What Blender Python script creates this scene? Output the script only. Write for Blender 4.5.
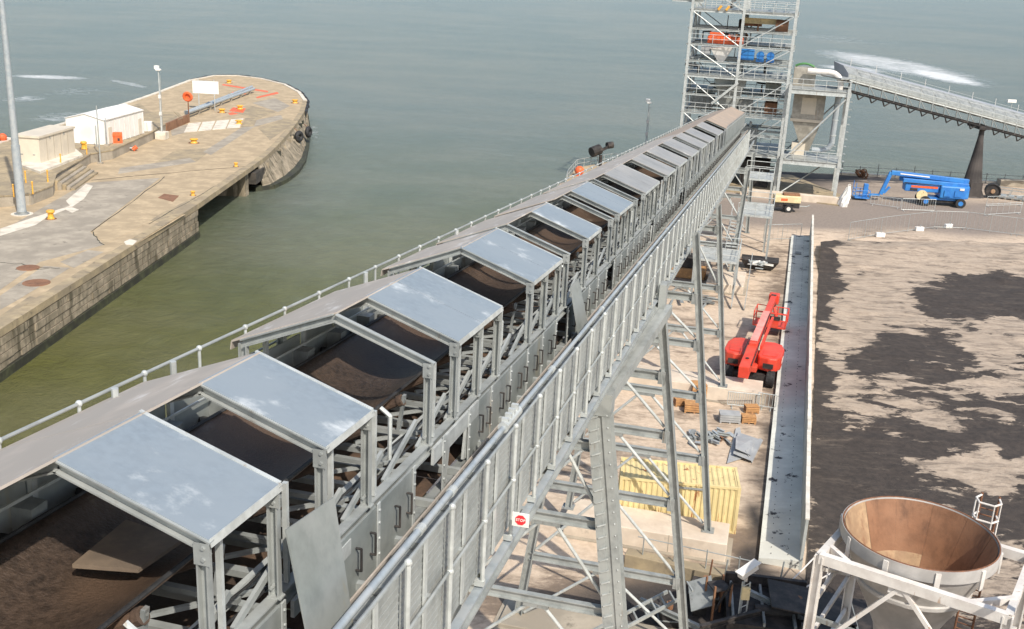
import bpy, bmesh, math, random
from math import sin, cos, tan, pi, radians, sqrt, atan2, hypot
from mathutils import Vector, Matrix, noise
for o in list(bpy.data.objects): bpy.data.objects.remove(o)
random.seed(7)
S = bpy.context.scene; COL = S.collection
# ------------------------------------------------------------------ camera
CF, CP, CR, CH = 1069.2, radians(18.04), radians(2.878), 27.0
_F = Vector((0, cos(CP), -sin(CP))); _U = Vector((0, sin(CP), cos(CP))); _R = Vector((1, 0, 0))
CRr = _R*cos(CR) + _U*sin(CR); CUu = -_R*sin(CR) + _U*cos(CR)
cam = bpy.data.cameras.new('camera'); co = bpy.data.objects.new('camera', cam); COL.objects.link(co)
mw = Matrix.Identity(4)
for i in range(3): mw[i][0] = CRr[i]; mw[i][1] = CUu[i]; mw[i][2] = -_F[i]
mw.translation = Vector((0, 0, CH)); co.matrix_world = mw
cam.sensor_width = 36; cam.lens = 36*CF/1024; cam.clip_end = 6000; cam.clip_start = .1
S.camera = co
# ------------------------------------------------------------------ light
SUN_EL, SUN_AZ = radians(46), radians(152)
w = bpy.data.worlds.new("World"); S.world = w; w.use_nodes = True
nt = w.node_tree; bg = nt.nodes['Background']; sk = nt.nodes.new('ShaderNodeTexSky'); sk.sky_type = 'NISHITA'
sk.sun_disc = False; sk.sun_elevation = SUN_EL; sk.sun_rotation = SUN_AZ; sk.air_density = 1.2; sk.dust_density = 2.2
nt.links.new(sk.outputs[0], bg.inputs[0]); bg.inputs[1].default_value = .15
sl = bpy.data.lights.new('sun', 'SUN'); sl.energy = 4.3; sl.angle = radians(.6); sl.color = (1, .93, .82)
so = bpy.data.objects.new('sun', sl); COL.objects.link(so)
so.rotation_euler = Vector((-sin(SUN_AZ)*cos(SUN_EL), -cos(SUN_AZ)*cos(SUN_EL), -sin(SUN_EL))).to_track_quat('-Z', 'Y').to_euler()
S.view_settings.view_transform = 'Standard'; S.view_settings.look = 'None'; S.view_settings.exposure = .2; S.view_settings.gamma = 1
# ------------------------------------------------------------------ geometry of the place
AZ = radians(13.885); SLP = tan(radians(4.5))
O = Vector((-5.668, 13.045, 21.201)); D = Vector((sin(AZ), cos(AZ), 0)); A = Vector((cos(AZ), -sin(AZ), 0))
def G(px, py, z=0.0):                      # point of the survey photograph at a known height -> place
    d = _F + CRr*((px-512)/CF) - CUu*((py-314.5)/CF); t = (z-CH)/d.z
    return Vector((d.x*t, d.y*t, z))
def SA(s, a, z): return Vector((O.x+D.x*s+A.x*a, O.y+D.y*s+A.y*a, z))     # metres along / across the conveyor line
def toPx(p):
    d = Vector(p)-Vector((0, 0, CH)); q = d.dot(_F); return 512+CF*d.dot(CRr)/q, 314.5-CF*d.dot(CUu)/q
# ------------------------------------------------------------------ materials
def ramp(N, L, src, lo, hi):
    m = N.new('ShaderNodeMapRange'); m.interpolation_type = 'SMOOTHSTEP'; m.inputs['From Min'].default_value = lo; m.inputs['From Max'].default_value = hi
    L.new(src, m.inputs['Value']); return m.outputs[0]
def noi(N, L, vec, sc, det=4, rough=.55, dist=0):
    n = N.new('ShaderNodeTexNoise'); n.inputs['Scale'].default_value = sc; n.inputs['Detail'].default_value = det
    n.inputs['Roughness'].default_value = rough; n.inputs['Distortion'].default_value = dist; L.new(vec, n.inputs['Vector']); return n.outputs[0]
def mixc(N, L, f, a, b, bt='MIX'):
    m = N.new('ShaderNodeMix'); m.data_type = 'RGBA'; m.blend_type = bt
    for s, v in ((0, f), (6, a), (7, b)):
        if isinstance(v, (int, float)): m.inputs[s].default_value = v
        elif isinstance(v, tuple): m.inputs[s].default_value = (*v[:3], 1)
        else: L.new(v, m.inputs[s])
    return m.outputs[2]
def base(name):
    m = bpy.data.materials.new(name); m.use_nodes = True; t = m.node_tree; N = t.nodes; L = t.links
    P = N['Principled BSDF']; g = N.new('ShaderNodeNewGeometry'); return m, N, L, P, g.outputs['Position']
def stretch(N, L, vec, sc, rot=(0, 0, 0)):
    m = N.new('ShaderNodeMapping'); m.inputs['Scale'].default_value = sc; m.inputs['Rotation'].default_value = rot; L.new(vec, m.inputs['Vector']); return m.outputs[0]
def mat(name, col, alt=None, sc=1.0, lo=.4, hi=.65, rough=.6, metal=0.0, bump=.0, bsc=8, alt2=None, sc2=5, lo2=.55, hi2=.65, drip=False, var=.25, vsc=None, st=None):
    m, N, L, P, pos = base(name)
    vec = stretch(N, L, pos, st) if st else pos
    c = col
    v = noi(N, L, pos, vsc or sc*3, 5)
    c = mixc(N, L, ramp(N, L, v, .3, .7), tuple(x*(1-var) for x in col), tuple(min(1, x*(1+var)) for x in col))
    if alt: c = mixc(N, L, ramp(N, L, noi(N, L, vec, sc, 6, .6), lo, hi), c, alt)
    if alt2:
        vv = stretch(N, L, pos, (1, 1, .18)) if drip else vec
        c = mixc(N, L, ramp(N, L, noi(N, L, vv, sc2, 6, .65), lo2, hi2), c, alt2)
    L.new(c, P.inputs['Base Color']); P.inputs['Roughness'].default_value = rough; P.inputs['Metallic'].default_value = metal
    if bump:
        b = N.new('ShaderNodeBump'); b.inputs['Strength'].default_value = bump; b.inputs['Distance'].default_value = .05
        L.new(noi(N, L, pos, bsc, 5, .6), b.inputs['Height']); L.new(b.outputs[0], P.inputs['Normal'])
    return m
M = {}
M['galv'] = mat('galvanised steel', (.31, .33, .325), (.38, .40, .39), 1.3, .4, .6, .5, .25, alt2=(.26, .24, .21), sc2=3.5, lo2=.6, hi2=.75, drip=True, var=.14)
M['galv_light'] = mat('bright galvanised steel', (.50, .525, .515), (.40, .42, .41), 1.7, .45, .65, .45, .2, alt2=(.36, .31, .25), sc2=4, lo2=.62, hi2=.75, drip=True, var=.12)
M['galv_dark'] = mat('weathered galvanised steel', (.23, .245, .24), (.31, .325, .32), 1.2, .4, .65, .55, .2, alt2=(.15, .12, .09), sc2=3, lo2=.58, hi2=.72, drip=True, var=.2)
M['plate'] = mat('dull steel plate', (.27, .295, .285), (.34, .36, .35), .9, .4, .6, .5, .3, alt2=(.36, .32, .22), sc2=1.6, lo2=.58, hi2=.75, drip=True, var=.12)
M['roof'] = mat('blue grey roof sheet', (.215, .258, .298), (.245, .285, .32), .5, .35, .65, .5, .1, alt2=(.62, .65, .66), sc2=.7, lo2=.545, hi2=.72, var=.10, vsc=9, bump=.25, bsc=1.6)
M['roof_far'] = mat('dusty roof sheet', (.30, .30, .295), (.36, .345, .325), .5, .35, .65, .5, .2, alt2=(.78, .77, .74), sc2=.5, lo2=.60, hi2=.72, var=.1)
M['tan'] = mat('tan dusted cover sheet', (.46, .40, .345), (.40, .355, .31), .8, .35, .6, .6, .1, alt2=(.62, .585, .55), sc2=1.5, lo2=.545, hi2=.70, var=.1, st=(1.4, .35, 1))
M['sand_roof'] = mat('sandy cover sheet', (.40, .31, .235), (.34, .275, .22), .8, .35, .6, .7, .0, var=.12)
M['belt'] = mat('dirty rubber belt', (.045, .031, .023), (.095, .062, .042), .5, .35, .6, .5, 0, .55, 22, alt2=(.16, .125, .095), sc2=1.6, lo2=.58, hi2=.74, var=.45, vsc=11, st=(1, .6, 1))
M['belt_under'] = mat('dusty return belt', (.10, .062, .04), (.055, .036, .026), .9, .4, .6, .8, 0, .4, 12, var=.3)
M['rubber'] = mat('black rubber', (.018, .018, .019), (.04, .04, .04), 2, .5, .7, .7, 0, .3, 20)
M['black'] = mat('black grimy steel', (.022, .02, .02), (.06, .05, .045), 1.5, .45, .65, .7, 0, .3, 6)
M['pipe'] = mat('blue grey pipe', (.34, .385, .415), (.41, .44, .455), 2, .4, .6, .4, .2, var=.1)
M['conc'] = mat('pale concrete', (.62, .53, .43), (.52, .43, .34), .5, .4, .65, .85, 0, .25, 6, alt2=(.30, .25, .2), sc2=1.2, lo2=.62, hi2=.75, var=.08)
M['conc_grey'] = mat('grey concrete', (.36, .315, .25), (.28, .245, .195), .35, .4, .62, .9, 0, .3, 5, alt2=(.16, .14, .11), sc2=.8, lo2=.6, hi2=.72, var=.12)
M['conc_tan'] = mat('tan concrete', (.45, .35, .225), (.36, .28, .18), .45, .38, .62, .9, 0, .3, 5, alt2=(.28, .22, .14), sc2=.35, lo2=.54, hi2=.75, var=.12)
M['conc_tan2'] = mat('worn tan concrete', (.37, .295, .185), (.27, .22, .15), .4, .38, .62, .9, 0, .3, 5, alt2=(.17, .14, .1), sc2=1.1, lo2=.56, hi2=.7, var=.15)
M['conc_white'] = mat('fresh white concrete', (.66, .60, .50), (.5, .45, .37), .7, .45, .65, .85, 0, .2, 5, var=.08)
M['quay'] = mat('stained quay wall', (.33, .275, .20), (.22, .185, .13), .7, .38, .6, .9, 0, .7, 4, alt2=(.10, .085, .055), sc2=1.1, lo2=.50, hi2=.64, drip=True, var=.25)
M['weed'] = mat('weed covered wall foot', (.055, .058, .032), (.03, .03, .022), .8, .4, .6, .7, 0, .6, 4, var=.3)
M['dark'] = mat('dark concrete and void shade', (.04, .036, .03), (.07, .06, .05), 1, .4, .6, .95)  # also the painted shade of the undercut slot in the pier
M['white'] = mat('white painted sheet', (.80, .78, .74), (.72, .69, .63), .4, .45, .7, .5, 0, var=.03)
M['whitep'] = mat('white painted steel', (.70, .67, .63), (.58, .54, .5), .9, .4, .65, .5, 0, alt2=(.36, .2, .1), sc2=2.2, lo2=.62, hi2=.70, drip=True, var=.07)
M['beige'] = mat('beige kiosk panel', (.62, .55, .44), (.54, .48, .39), .5, .4, .7, .6, 0, var=.05)
M['beige_bin'] = mat('beige bin steel', (.36, .335, .285), (.28, .26, .22), .6, .4, .65, .6, 0, drip=True, alt2=(.3, .2, .13), sc2=1.2, lo2=.62, hi2=.72)
M['yellow'] = mat('yellow bollard paint', (.75, .40, .05), (.62, .33, .06), 2, .4, .65, .5, 0, alt2=(.3, .16, .08), sc2=5, lo2=.62, hi2=.7)
M['orange'] = mat('orange paint', (.75, .12, .03), (.62, .13, .05), 1.5, .4, .65, .5, 0, alt2=(.3, .12, .07), sc2=3, lo2=.65, hi2=.75)
M['red'] = mat('sun faded red paint', (.66, .055, .03), (.60, .085, .05), 1.2, .35, .65, .42, 0, alt2=(.35, .08, .06), sc2=3, lo2=.66, hi2=.76, var=.08)
M['pink'] = mat('bleached red boom top', (.75, .25, .21), (.7, .35, .3), 1.2, .35, .65, .5, 0, var=.08)
M['blue'] = mat('bright blue paint', (.03, .17, .50), (.04, .22, .55), 1, .4, .6, .38, 0, alt2=(.04, .1, .25), sc2=3, lo2=.66, hi2=.76, var=.1)
M['cream'] = mat('cream yellow paint', (.70, .58, .34), (.58, .48, .28), 1.4, .4, .65, .5, 0, alt2=(.25, .14, .07), sc2=3, lo2=.6, hi2=.7, var=.1)
M['contain'] = mat('faded yellow container paint', (.70, .57, .29), (.60, .49, .25), .9, .4, .65, .55, 0, alt2=(.33, .13, .05), sc2=2.4, lo2=.60, hi2=.66, drip=True, var=.06)
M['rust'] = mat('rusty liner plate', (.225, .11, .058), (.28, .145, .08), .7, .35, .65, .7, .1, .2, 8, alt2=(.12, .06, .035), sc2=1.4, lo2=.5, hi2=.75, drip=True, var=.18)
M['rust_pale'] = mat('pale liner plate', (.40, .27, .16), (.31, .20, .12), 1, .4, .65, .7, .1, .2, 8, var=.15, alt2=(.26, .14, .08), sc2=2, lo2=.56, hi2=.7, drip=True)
M['rust_edge'] = mat('orange rust', (.20, .09, .045), (.13, .06, .035), 3, .4, .65, .8)
M['hopper_out'] = mat('weathered white hopper steel', (.47, .45, .43), (.35, .335, .32), .6, .4, .65, .55, .1, drip=True, alt2=(.32, .24, .17), sc2=1.4, lo2=.58, hi2=.72, var=.1)
M['wall_face'] = mat('grey concrete wall unit', (.42, .44, .42), (.34, .36, .345), .5, .4, .62, .8, 0, .2, 6, alt2=(.03, .03, .032), sc2=.42, lo2=.66, hi2=.70, drip=False, var=.08)
M['wall_top'] = mat('pale wall coping', (.66, .63, .56), (.5, .47, .41), 1, .45, .7, .85, var=.08)
M['toe'] = mat('pale wall toe unit', (.68, .68, .62), (.57, .57, .52), .4, .4, .62, .85, 0, .2, 6, alt2=(.05, .05, .055), sc2=.8, lo2=.60, hi2=.64, var=.08)
M['coal'] = mat('coal dust', (.022, .019, .018), (.045, .038, .034), .8, .4, .65, .9, 0, .6, 5, var=.3)
M['wood'] = mat('dirty plywood', (.20, .15, .105), (.13, .10, .075), .9, .4, .65, .8, 0, .1, 20, var=.15)
M['wood_edge'] = mat('raw plywood edge', (.55, .33, .17), None, rough=.8)
M['crate'] = mat('orange brown timber', (.50, .27, .11), (.38, .2, .09), 2, .4, .65, .8, var=.15)
M['grey_sheet'] = mat('loose grey sheet', (.44, .45, .45), (.36, .37, .38), .8, .4, .65, .5, .2, var=.08)
M['green'] = mat('green painted guard', (.06, .20, .06), None, rough=.5)
M['signred'] = mat('red sign face', (.7, .03, .04), None, rough=.5, var=.02)
M['funnel'] = mat('dark cast pier steel', (.035, .031, .03), (.075, .065, .06), .4, .35, .65, .7, .1, .2, 5, drip=True, alt2=(.2, .17, .15), sc2=.5, lo2=.56, hi2=.75, var=.2)
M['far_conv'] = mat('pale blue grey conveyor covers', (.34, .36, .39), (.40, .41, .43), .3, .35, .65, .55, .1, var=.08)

def water_mat():
    m, N, L, P, pos = base('harbour water')
    sep = N.new('ShaderNodeSeparateXYZ'); L.new(pos, sep.inputs[0])
    # silty green water in the dock, greyer water out in the channel
    wob = noi(N, L, stretch(N, L, pos, (1, .5, 1)), .018, 4, .6)
    ma = N.new('ShaderNodeMath'); ma.operation = 'MULTIPLY_ADD'; L.new(wob, ma.inputs[0]); ma.inputs[1].default_value = 90; L.new(sep.outputs[1], ma.inputs[2])
    f = ramp(N, L, ma.outputs[0], 110, 290)
    g2 = ramp(N, L, ma.outputs[0], 110, 215)
    c = mixc(N, L, g2, (.112, .112, .026), (.088, .112, .06))
    c = mixc(N, L, f, c, (.118, .150, .146))
    c = mixc(N, L, ramp(N, L, noi(N, L, stretch(N, L, pos, (.7, .35, 1), (0, 0, -.3)), .012, 5, .6, .5), .42, .62), c, mixc(N, L, .35, c, (.20, .20, .17)))
    c = mixc(N, L, ramp(N, L, noi(N, L, stretch(N, L, pos, (.35, 1, 1)), .06, 6, .6), .35, .7), c, mixc(N, L, .16, c, (.34, .31, .25)))
    def blob(p, rx, ry, rot):
        mp = N.new('ShaderNodeMapping'); mp.vector_type = 'TEXTURE'; mp.inputs['Location'].default_value = (p.x, p.y, p.z)
        mp.inputs['Rotation'].default_value = (0, 0, rot); mp.inputs['Scale'].default_value = (rx, ry, 10); L.new(pos, mp.inputs['Vector'])
        le = N.new('ShaderNodeVectorMath'); le.operation = 'LENGTH'; L.new(mp.outputs[0], le.inputs[0])
        return ramp(N, L, le.outputs['Value'], 1, .25)
    fo = None
    for x0, y0, x1, y1, hw, wt in FOAM:
        p, q = G(x0, y0, WZ0), G(x1, y1, WZ0); d = q-p
        b = blob((p+q)/2, d.length/2, hw, atan2(d.y, d.x))
        mm = N.new('ShaderNodeMath'); mm.operation = 'MULTIPLY'; L.new(b, mm.inputs[0]); mm.inputs[1].default_value = wt; b = mm.outputs[0]
        if fo is None: fo = b
        else:
            mm = N.new('ShaderNodeMath'); mm.operation = 'MAXIMUM'; L.new(fo, mm.inputs[0]); L.new(b, mm.inputs[1]); fo = mm.outputs[0]
    n1 = noi(N, L, stretch(N, L, pos, (.5, 1, 1), (0, 0, .3)), .42, 11, .8, 1.0)
    s1 = N.new('ShaderNodeMath'); s1.operation = 'MULTIPLY_ADD'; L.new(fo, s1.inputs[0]); s1.inputs[1].default_value = 1; L.new(n1, s1.inputs[2])
    foam = ramp(N, L, s1.outputs[0], .74, 1.10)
    c = mixc(N, L, foam, c, (.72, .74, .74))
    L.new(c, P.inputs['Base Color']); P.inputs['Roughness'].default_value = .2; P.inputs['IOR'].default_value = 1.33
    r = N.new('ShaderNodeMapRange'); L.new(foam, r.inputs['Value']); r.inputs['To Min'].default_value = .22; r.inputs['To Max'].default_value = .8; L.new(r.outputs[0], P.inputs['Roughness'])
    b1 = N.new('ShaderNodeBump'); b1.inputs['Strength'].default_value = .9; b1.inputs['Distance'].default_value = .7
    L.new(noi(N, L, stretch(N, L, pos, (1, .8, 1), (0, 0, .5)), .42, 9, .76, .6), b1.inputs['Height'])
    b2 = N.new('ShaderNodeBump'); b2.inputs['Strength'].default_value = .35; b2.inputs['Distance'].default_value = 2.0
    L.new(noi(N, L, stretch(N, L, pos, (.5, 1, 1), (0, 0, .3)), .09, 3, .5), b2.inputs['Height'])
    L.new(b2.outputs[0], b1.inputs['Normal']); L.new(b1.outputs[0], P.inputs['Normal'])
    return m
WZ0 = -3.7
FOAM = [(-20, 74, 115, 80, 7, .46), (95, 76, 165, 92, 3, .38), (-10, 104, 60, 94, 7, .36), (10, 126, 110, 108, 9, .32), (0, 92, 150, 92, 18, .26), (130, 2, 260, 8, 40, .2), (60, 60, 250, 50, 60, .08),
        (375, 160, 430, 158, 3.0, .20), (488, 146, 565, 166, 2.5, .20), (796, 42, 1060, 104, 34, .44), (810, 62, 900, 76, 20, .46), (890, 62, 1010, 95, 16, .52), (806, 30, 870, 50, 45, .25), (840, 40, 930, 46, 60, .22), (312, 118, 318, 150, 1.6, .28), (320, 128, 345, 120, 4, .16), (800, 0, 1024, 30, 200, .06)]

def attr_mat(name, cols, bumps=.5, bsc=6, sharp=.16, nsc=1.1, fine=3.0):
    """ground material: channel r of 'cover' = loose material, noise breaks its edge up"""
    m, N, L, P, pos = base(name)
    at = N.new('ShaderNodeAttribute'); at.attribute_name = 'cover'; sp = N.new('ShaderNodeSeparateColor'); L.new(at.outputs['Color'], sp.inputs[0])
    n = noi(N, L, stretch(N, L, pos, (.6, 1.25, 1), (0, 0, .35)), nsc, 9, .66, .6)
    n2 = noi(N, L, stretch(N, L, pos, (.5, 1.1, 1), (0, 0, .5)), nsc*2.4, 7, .72, .4)
    am = N.new('ShaderNodeMath'); am.operation = 'MULTIPLY_ADD'; L.new(n, am.inputs[0]); am.inputs[1].default_value = 2.0 if nsc > .52 else 1.25; am.inputs[2].default_value = -.93 if nsc > .52 else -.42
    am2 = N.new('ShaderNodeMath'); am2.operation = 'MULTIPLY_ADD'; L.new(n2, am2.inputs[0]); am2.inputs[1].default_value = .95 if nsc > .52 else .62; L.new(am.outputs[0], am2.inputs[2])
    s = N.new('ShaderNodeMath'); s.operation = 'ADD'; L.new(sp.outputs[0], s.inputs[0]); L.new(am2.outputs[0], s.inputs[1])
    f = ramp(N, L, s.outputs[0], 1-sharp/2, 1+sharp/2)
    lo, hi, lo2, hi2 = cols
    v = ramp(N, L, noi(N, L, pos, fine, 7, .65), .3, .7)
    v2 = ramp(N, L, noi(N, L, pos, .25, 4, .5), .35, .65)
    if nsc > .52:                              # thin smears of dust dragged over the pale floor
        sm = ramp(N, L, noi(N, L, stretch(N, L, pos, (.3, 1.0, 1), (0, 0, .5)), 1.3, 7, .72, .5), .44, .68)
        m3 = N.new('ShaderNodeMath'); m3.operation = 'MULTIPLY_ADD'; L.new(sm, m3.inputs[0]); m3.inputs[1].default_value = -.62; m3.inputs[2].default_value = 1
        m4 = N.new('ShaderNodeMath'); m4.operation = 'MULTIPLY'; L.new(m3.outputs[0], m4.inputs[0]); L.new(f, m4.inputs[1]); f = m4.outputs[0]
        sc_ = ramp(N, L, noi(N, L, stretch(N, L, pos, (.35, 1.1, 1), (0, 0, -.5)), 1.1, 8, .75, .8), .52, .74)
        m5 = N.new('ShaderNodeMath'); m5.operation = 'MULTIPLY'; L.new(sc_, m5.inputs[0]); m5.inputs[1].default_value = .22
        m6 = N.new('ShaderNodeMath'); m6.operation = 'MAXIMUM'; L.new(m5.outputs[0], m6.inputs[0]); L.new(f, m6.inputs[1]); f = m6.outputs[0]
    c = mixc(N, L, f, mixc(N, L, v, lo, lo2), mixc(N, L, v, mixc(N, L, v2, hi, tuple(x*.86 for x in hi)), hi2))
    c = mixc(N, L, ramp(N, L, sp.outputs[1], 0, 1), c, mixc(N, L, v, (.26, .215, .18), (.20, .165, .14)))
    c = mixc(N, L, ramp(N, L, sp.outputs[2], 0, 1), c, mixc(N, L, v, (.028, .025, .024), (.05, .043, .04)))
    L.new(c, P.inputs['Base Color']); P.inputs['Roughness'].default_value = .92
    b = N.new('ShaderNodeBump'); b.inputs['Strength'].default_value = bumps; b.inputs['Distance'].default_value = .08
    L.new(noi(N, L, pos, bsc, 6, .65), b.inputs['Height']); L.new(b.outputs[0], P.inputs['Normal'])
    return m
# ------------------------------------------------------------------ mesh builder
class MB:
    def __init__(s): s.v = []; s.f = []; s.m = []; s.k = 0; s.mats = []
    def add(s, vs, fs):
        b = len(s.v); s.v += [tuple(v) for v in vs]; s.f += [tuple(b+i for i in f) for f in fs]; s.m += [s.k]*len(fs); return s
    def box(s, x0, x1, y0, y1, z0, z1):
        return s.add([(x, y, z) for z in (z0, z1) for y in (y0, y1) for x in (x0, x1)], [(0, 2, 3, 1), (4, 5, 7, 6), (0, 1, 5, 4), (2, 6, 7, 3), (0, 4, 6, 2), (1, 3, 7, 5)])
    def beam(s, p, q, w, h, up=(0, 0, 1)):
        p = Vector(p); q = Vector(q); d = (q-p).normalized(); u = Vector(up)
        if abs(d.dot(u)) > .98: u = Vector((0, 1, 0))
        r = d.cross(u).normalized(); u = r.cross(d)
        return s.add([c+r*(w/2)*i+u*(h/2)*j for c in (p, q) for i, j in ((-1, -1), (1, -1), (1, 1), (-1, 1))],
                     [(3, 2, 1, 0), (4, 5, 6, 7), (0, 1, 5, 4), (1, 2, 6, 5), (2, 3, 7, 6), (3, 0, 4, 7)])
    def ibeam(s, p, q, w, h, up=(0, 0, 1), t=.03):
        p = Vector(p); q = Vector(q); d = (q-p).normalized(); u = Vector(up)
        if abs(d.dot(u)) > .98: u = Vector((0, 1, 0))
        r = d.cross(u).normalized(); u = r.cross(d)
        s.beam(p+u*(h/2-t/2), q+u*(h/2-t/2), w, t, up); s.beam(p-u*(h/2-t/2), q-u*(h/2-t/2), w, t, up)
        return s.beam(p, q, t, h-2*t, up)
    def channel(s, p, q, w, h, side=1, up=(0, 0, 1), t=.02):
        p = Vector(p); q = Vector(q); d = (q-p).normalized(); u = Vector(up)
        if abs(d.dot(u)) > .98: u = Vector((0, 1, 0))
        r = d.cross(u).normalized(); u = r.cross(d)
        s.beam(p+u*(h/2-t/2), q+u*(h/2-t/2), w, t, up); s.beam(p-u*(h/2-t/2), q-u*(h/2-t/2), w, t, up)
        return s.beam(p+r*side*(w/2-t/2), q+r*side*(w/2-t/2), t, h-2*t, up)
    def tube(s, p, q, r, n=8, r2=None, cap=True):
        p = Vector(p); q = Vector(q); d = (q-p).normalized(); u = Vector((0, 0, 1)) if abs(d.z) < .95 else Vector((1, 0, 0))
        a = d.cross(u).normalized(); b = a.cross(d); r2 = r if r2 is None else r2
        vs = [c+(a*cos(2*pi*i/n)+b*sin(2*pi*i/n))*rr for c, rr in ((p, r), (q, r2)) for i in range(n)]
        fs = [(i, (i+1) % n, n+(i+1) % n, n+i) for i in range(n)]
        if cap: fs += [tuple(range(n-1, -1, -1)), tuple(range(n, 2*n))]
        return s.add(vs, fs)
    def path(s, pts, r, n=8):
        for a, b in zip(pts, pts[1:]): s.tube(a, b, r, n)
        for a in pts[1:-1]: s.ball(a, r*1.02, 6, 4)
        return s
    def ball(s, c, r, n=8, m=5):
        c = Vector(c); vs = [c+Vector((0, 0, r))]
        for j in range(1, m):
            for i in range(n): vs.append(c+Vector((sin(pi*j/m)*cos(2*pi*i/n), sin(pi*j/m)*sin(2*pi*i/n), cos(pi*j/m)))*r)
        vs.append(c-Vector((0, 0, r))); fs = [(0, 1+i, 1+(i+1) % n) for i in range(n)]
        for j in range(m-2):
            for i in range(n): a = 1+j*n+i; b = 1+j*n+(i+1) % n; fs.append((a, a+n, b+n, b))
        k = 1+(m-2)*n; fs += [(k+i, len(vs)-1, k+(i+1) % n) for i in range(n)]
        return s.add(vs, fs)
    def lathe(s, prof, n=16, c=(0, 0, 0), cap=True):
        vs = [(c[0]+r*cos(2*pi*i/n), c[1]+r*sin(2*pi*i/n), c[2]+z) for r, z in prof for i in range(n)]
        fs = [(j*n+i, j*n+(i+1) % n, (j+1)*n+(i+1) % n, (j+1)*n+i) for j in range(len(prof)-1) for i in range(n)]
        if cap: fs += [tuple(range(n-1, -1, -1)), tuple(range((len(prof)-1)*n, len(prof)*n))]
        return s.add(vs, fs)
    def prism(s, poly, z0, z1):
        if sum(a[0]*b[1]-b[0]*a[1] for a, b in zip(poly, poly[1:]+poly[:1])) < 0: poly = poly[::-1]
        n = len(poly)
        return s.add([(p[0], p[1], z) for z in (z0, z1) for p in poly], [tuple(range(n-1, -1, -1)), tuple(range(n, 2*n))]+[(i, (i+1) % n, n+(i+1) % n, n+i) for i in range(n)])
    def slab(s, pts, t):                      # sheet through 3D points, thickness t along its normal
        pts = [Vector(p) for p in pts]; nrm = (pts[1]-pts[0]).cross(pts[2]-pts[0]).normalized()*t; n = len(pts)
        return s.add(pts+[p-nrm for p in pts], [tuple(range(n)), tuple(range(2*n-1, n-1, -1))]+[(i, n+i, n+(i+1) % n, (i+1) % n) for i in range(n)])
    def torus(s, c, R, r, axis, n=14, m=8):
        c = Vector(c); q = Vector((0, 0, 1)).rotation_difference(Vector(axis)); vs = []
        for i in range(n):
            for j in range(m):
                a = 2*pi*i/n; b = 2*pi*j/m; vs.append(c+q @ Vector(((R+r*cos(b))*cos(a), (R+r*cos(b))*sin(a), r*sin(b))))
        return s.add(vs, [(i*m+j, ((i+1) % n)*m+j, ((i+1) % n)*m+(j+1) % m, i*m+(j+1) % m) for i in range(n) for j in range(m)])
    def build(s, name, mt, parent=None, bevel=0, smooth=False):
        me = bpy.data.meshes.new(name); me.from_pydata(s.v, [], s.f)
        me.materials.append(M[mt] if isinstance(mt, str) else mt)
        for x in s.mats: me.materials.append(M[x])
        me.polygons.foreach_set('material_index', s.m); me.update()
        o = bpy.data.objects.new(name, me); COL.objects.link(o)
        if smooth:
            for p in me.polygons: p.use_smooth = True
            me.set_sharp_from_angle(angle=radians(38))
        if bevel:
            b = o.modifiers.new('bevel', 'BEVEL'); b.width = bevel; b.segments = 2; b.limit_method = 'ANGLE'
        if parent: o.parent = parent
        return o
def tag(o, label=None, cat=None, group=None, kind=None):
    if label: o['label'] = label
    if cat: o['category'] = cat
    if group: o['group'] = group
    if kind: o['kind'] = kind
    return o
def thing(name, label, cat, loc=(0, 0, 0), rz=0, group=None):
    o = bpy.data.objects.new(name, None); COL.objects.link(o); o.location = loc; o.rotation_euler = (0, 0, rz); o.empty_display_size = .3
    return tag(o, label, cat, group)
def inst(src, loc, rz=0, parent=None, sc=None):
    o = src.copy(); COL.objects.link(o); o.location = loc; o.rotation_euler = (0, 0, rz); o.parent = parent
    if sc: o.scale = sc
    for ch in src.children:
        c = ch.copy(); COL.objects.link(c); c.parent = o
        for g in ch.children: d = g.copy(); COL.objects.link(d); d.parent = c
    return o
def struct(o): return tag(o, kind='structure')
# ================================================================== SETTING
WZ = -3.7
wb = MB(); wb.add([(-2500, -200, WZ), (2500, -200, WZ), (2500, 4500, WZ), (-2500, 4500, WZ)], [(0, 1, 2, 3)])
struct(wb.build('water', water_mat()))
sb = MB(); sb.add([(-2500, -200, WZ-6), (2500, -200, WZ-6), (2500, 4500, WZ-6), (-2500, 4500, WZ-6)], [(0, 1, 2, 3)]); struct(sb.build('sea_bed', 'dark'))
# --- right hand quay: a solid with walls, ground sheet with loose material on top
land = [(-14, -60), (-9, 30), (-5, 60), (0, 100), (5.5, 140), (14, 151), (30, 157.5), (48, 158), (75, 156.5), (160, 152), (160, -60)]
struct(MB().prism([Vector(p) for p in land], -12, -.02).build('quay_base', 'quay'))
def blobf(px, py, L):
    t = 0
    for cx, cy, rx, ry, wt in L:
        d = ((px-cx)/rx)**2+((py-cy)/ry)**2
        if d < 4: t += wt*math.exp(-d*1.1)
    return t
DIRT = [(520, 600, 110, 25, .5), (500, 560, 60, 30, -.2), (545, 450, 60, 14, .3), (600, 600, 60, 25, .5), (700, 600, 90, 26, .7), (650, 340, 30, 20, .25), (690, 275, 30, 12, .5), (780, 335, 10, 90, .5), (770, 470, 14, 60, .5),
        (755, 545, 30, 22, .6), (470, 500, 60, 40, .4), (620, 300, 40, 40, .3), (850, 180, 60, 10, .4), (640, 260, 60, 30, .3)]
ROAD = [(880, 214, 190, 15, 1.4), (800, 222, 60, 8, .5), (990, 225, 70, 14, 1), (900, 188, 120, 10, .8), (720, 200, 80, 18, .5), (700, 170, 90, 20, .8)]
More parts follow.
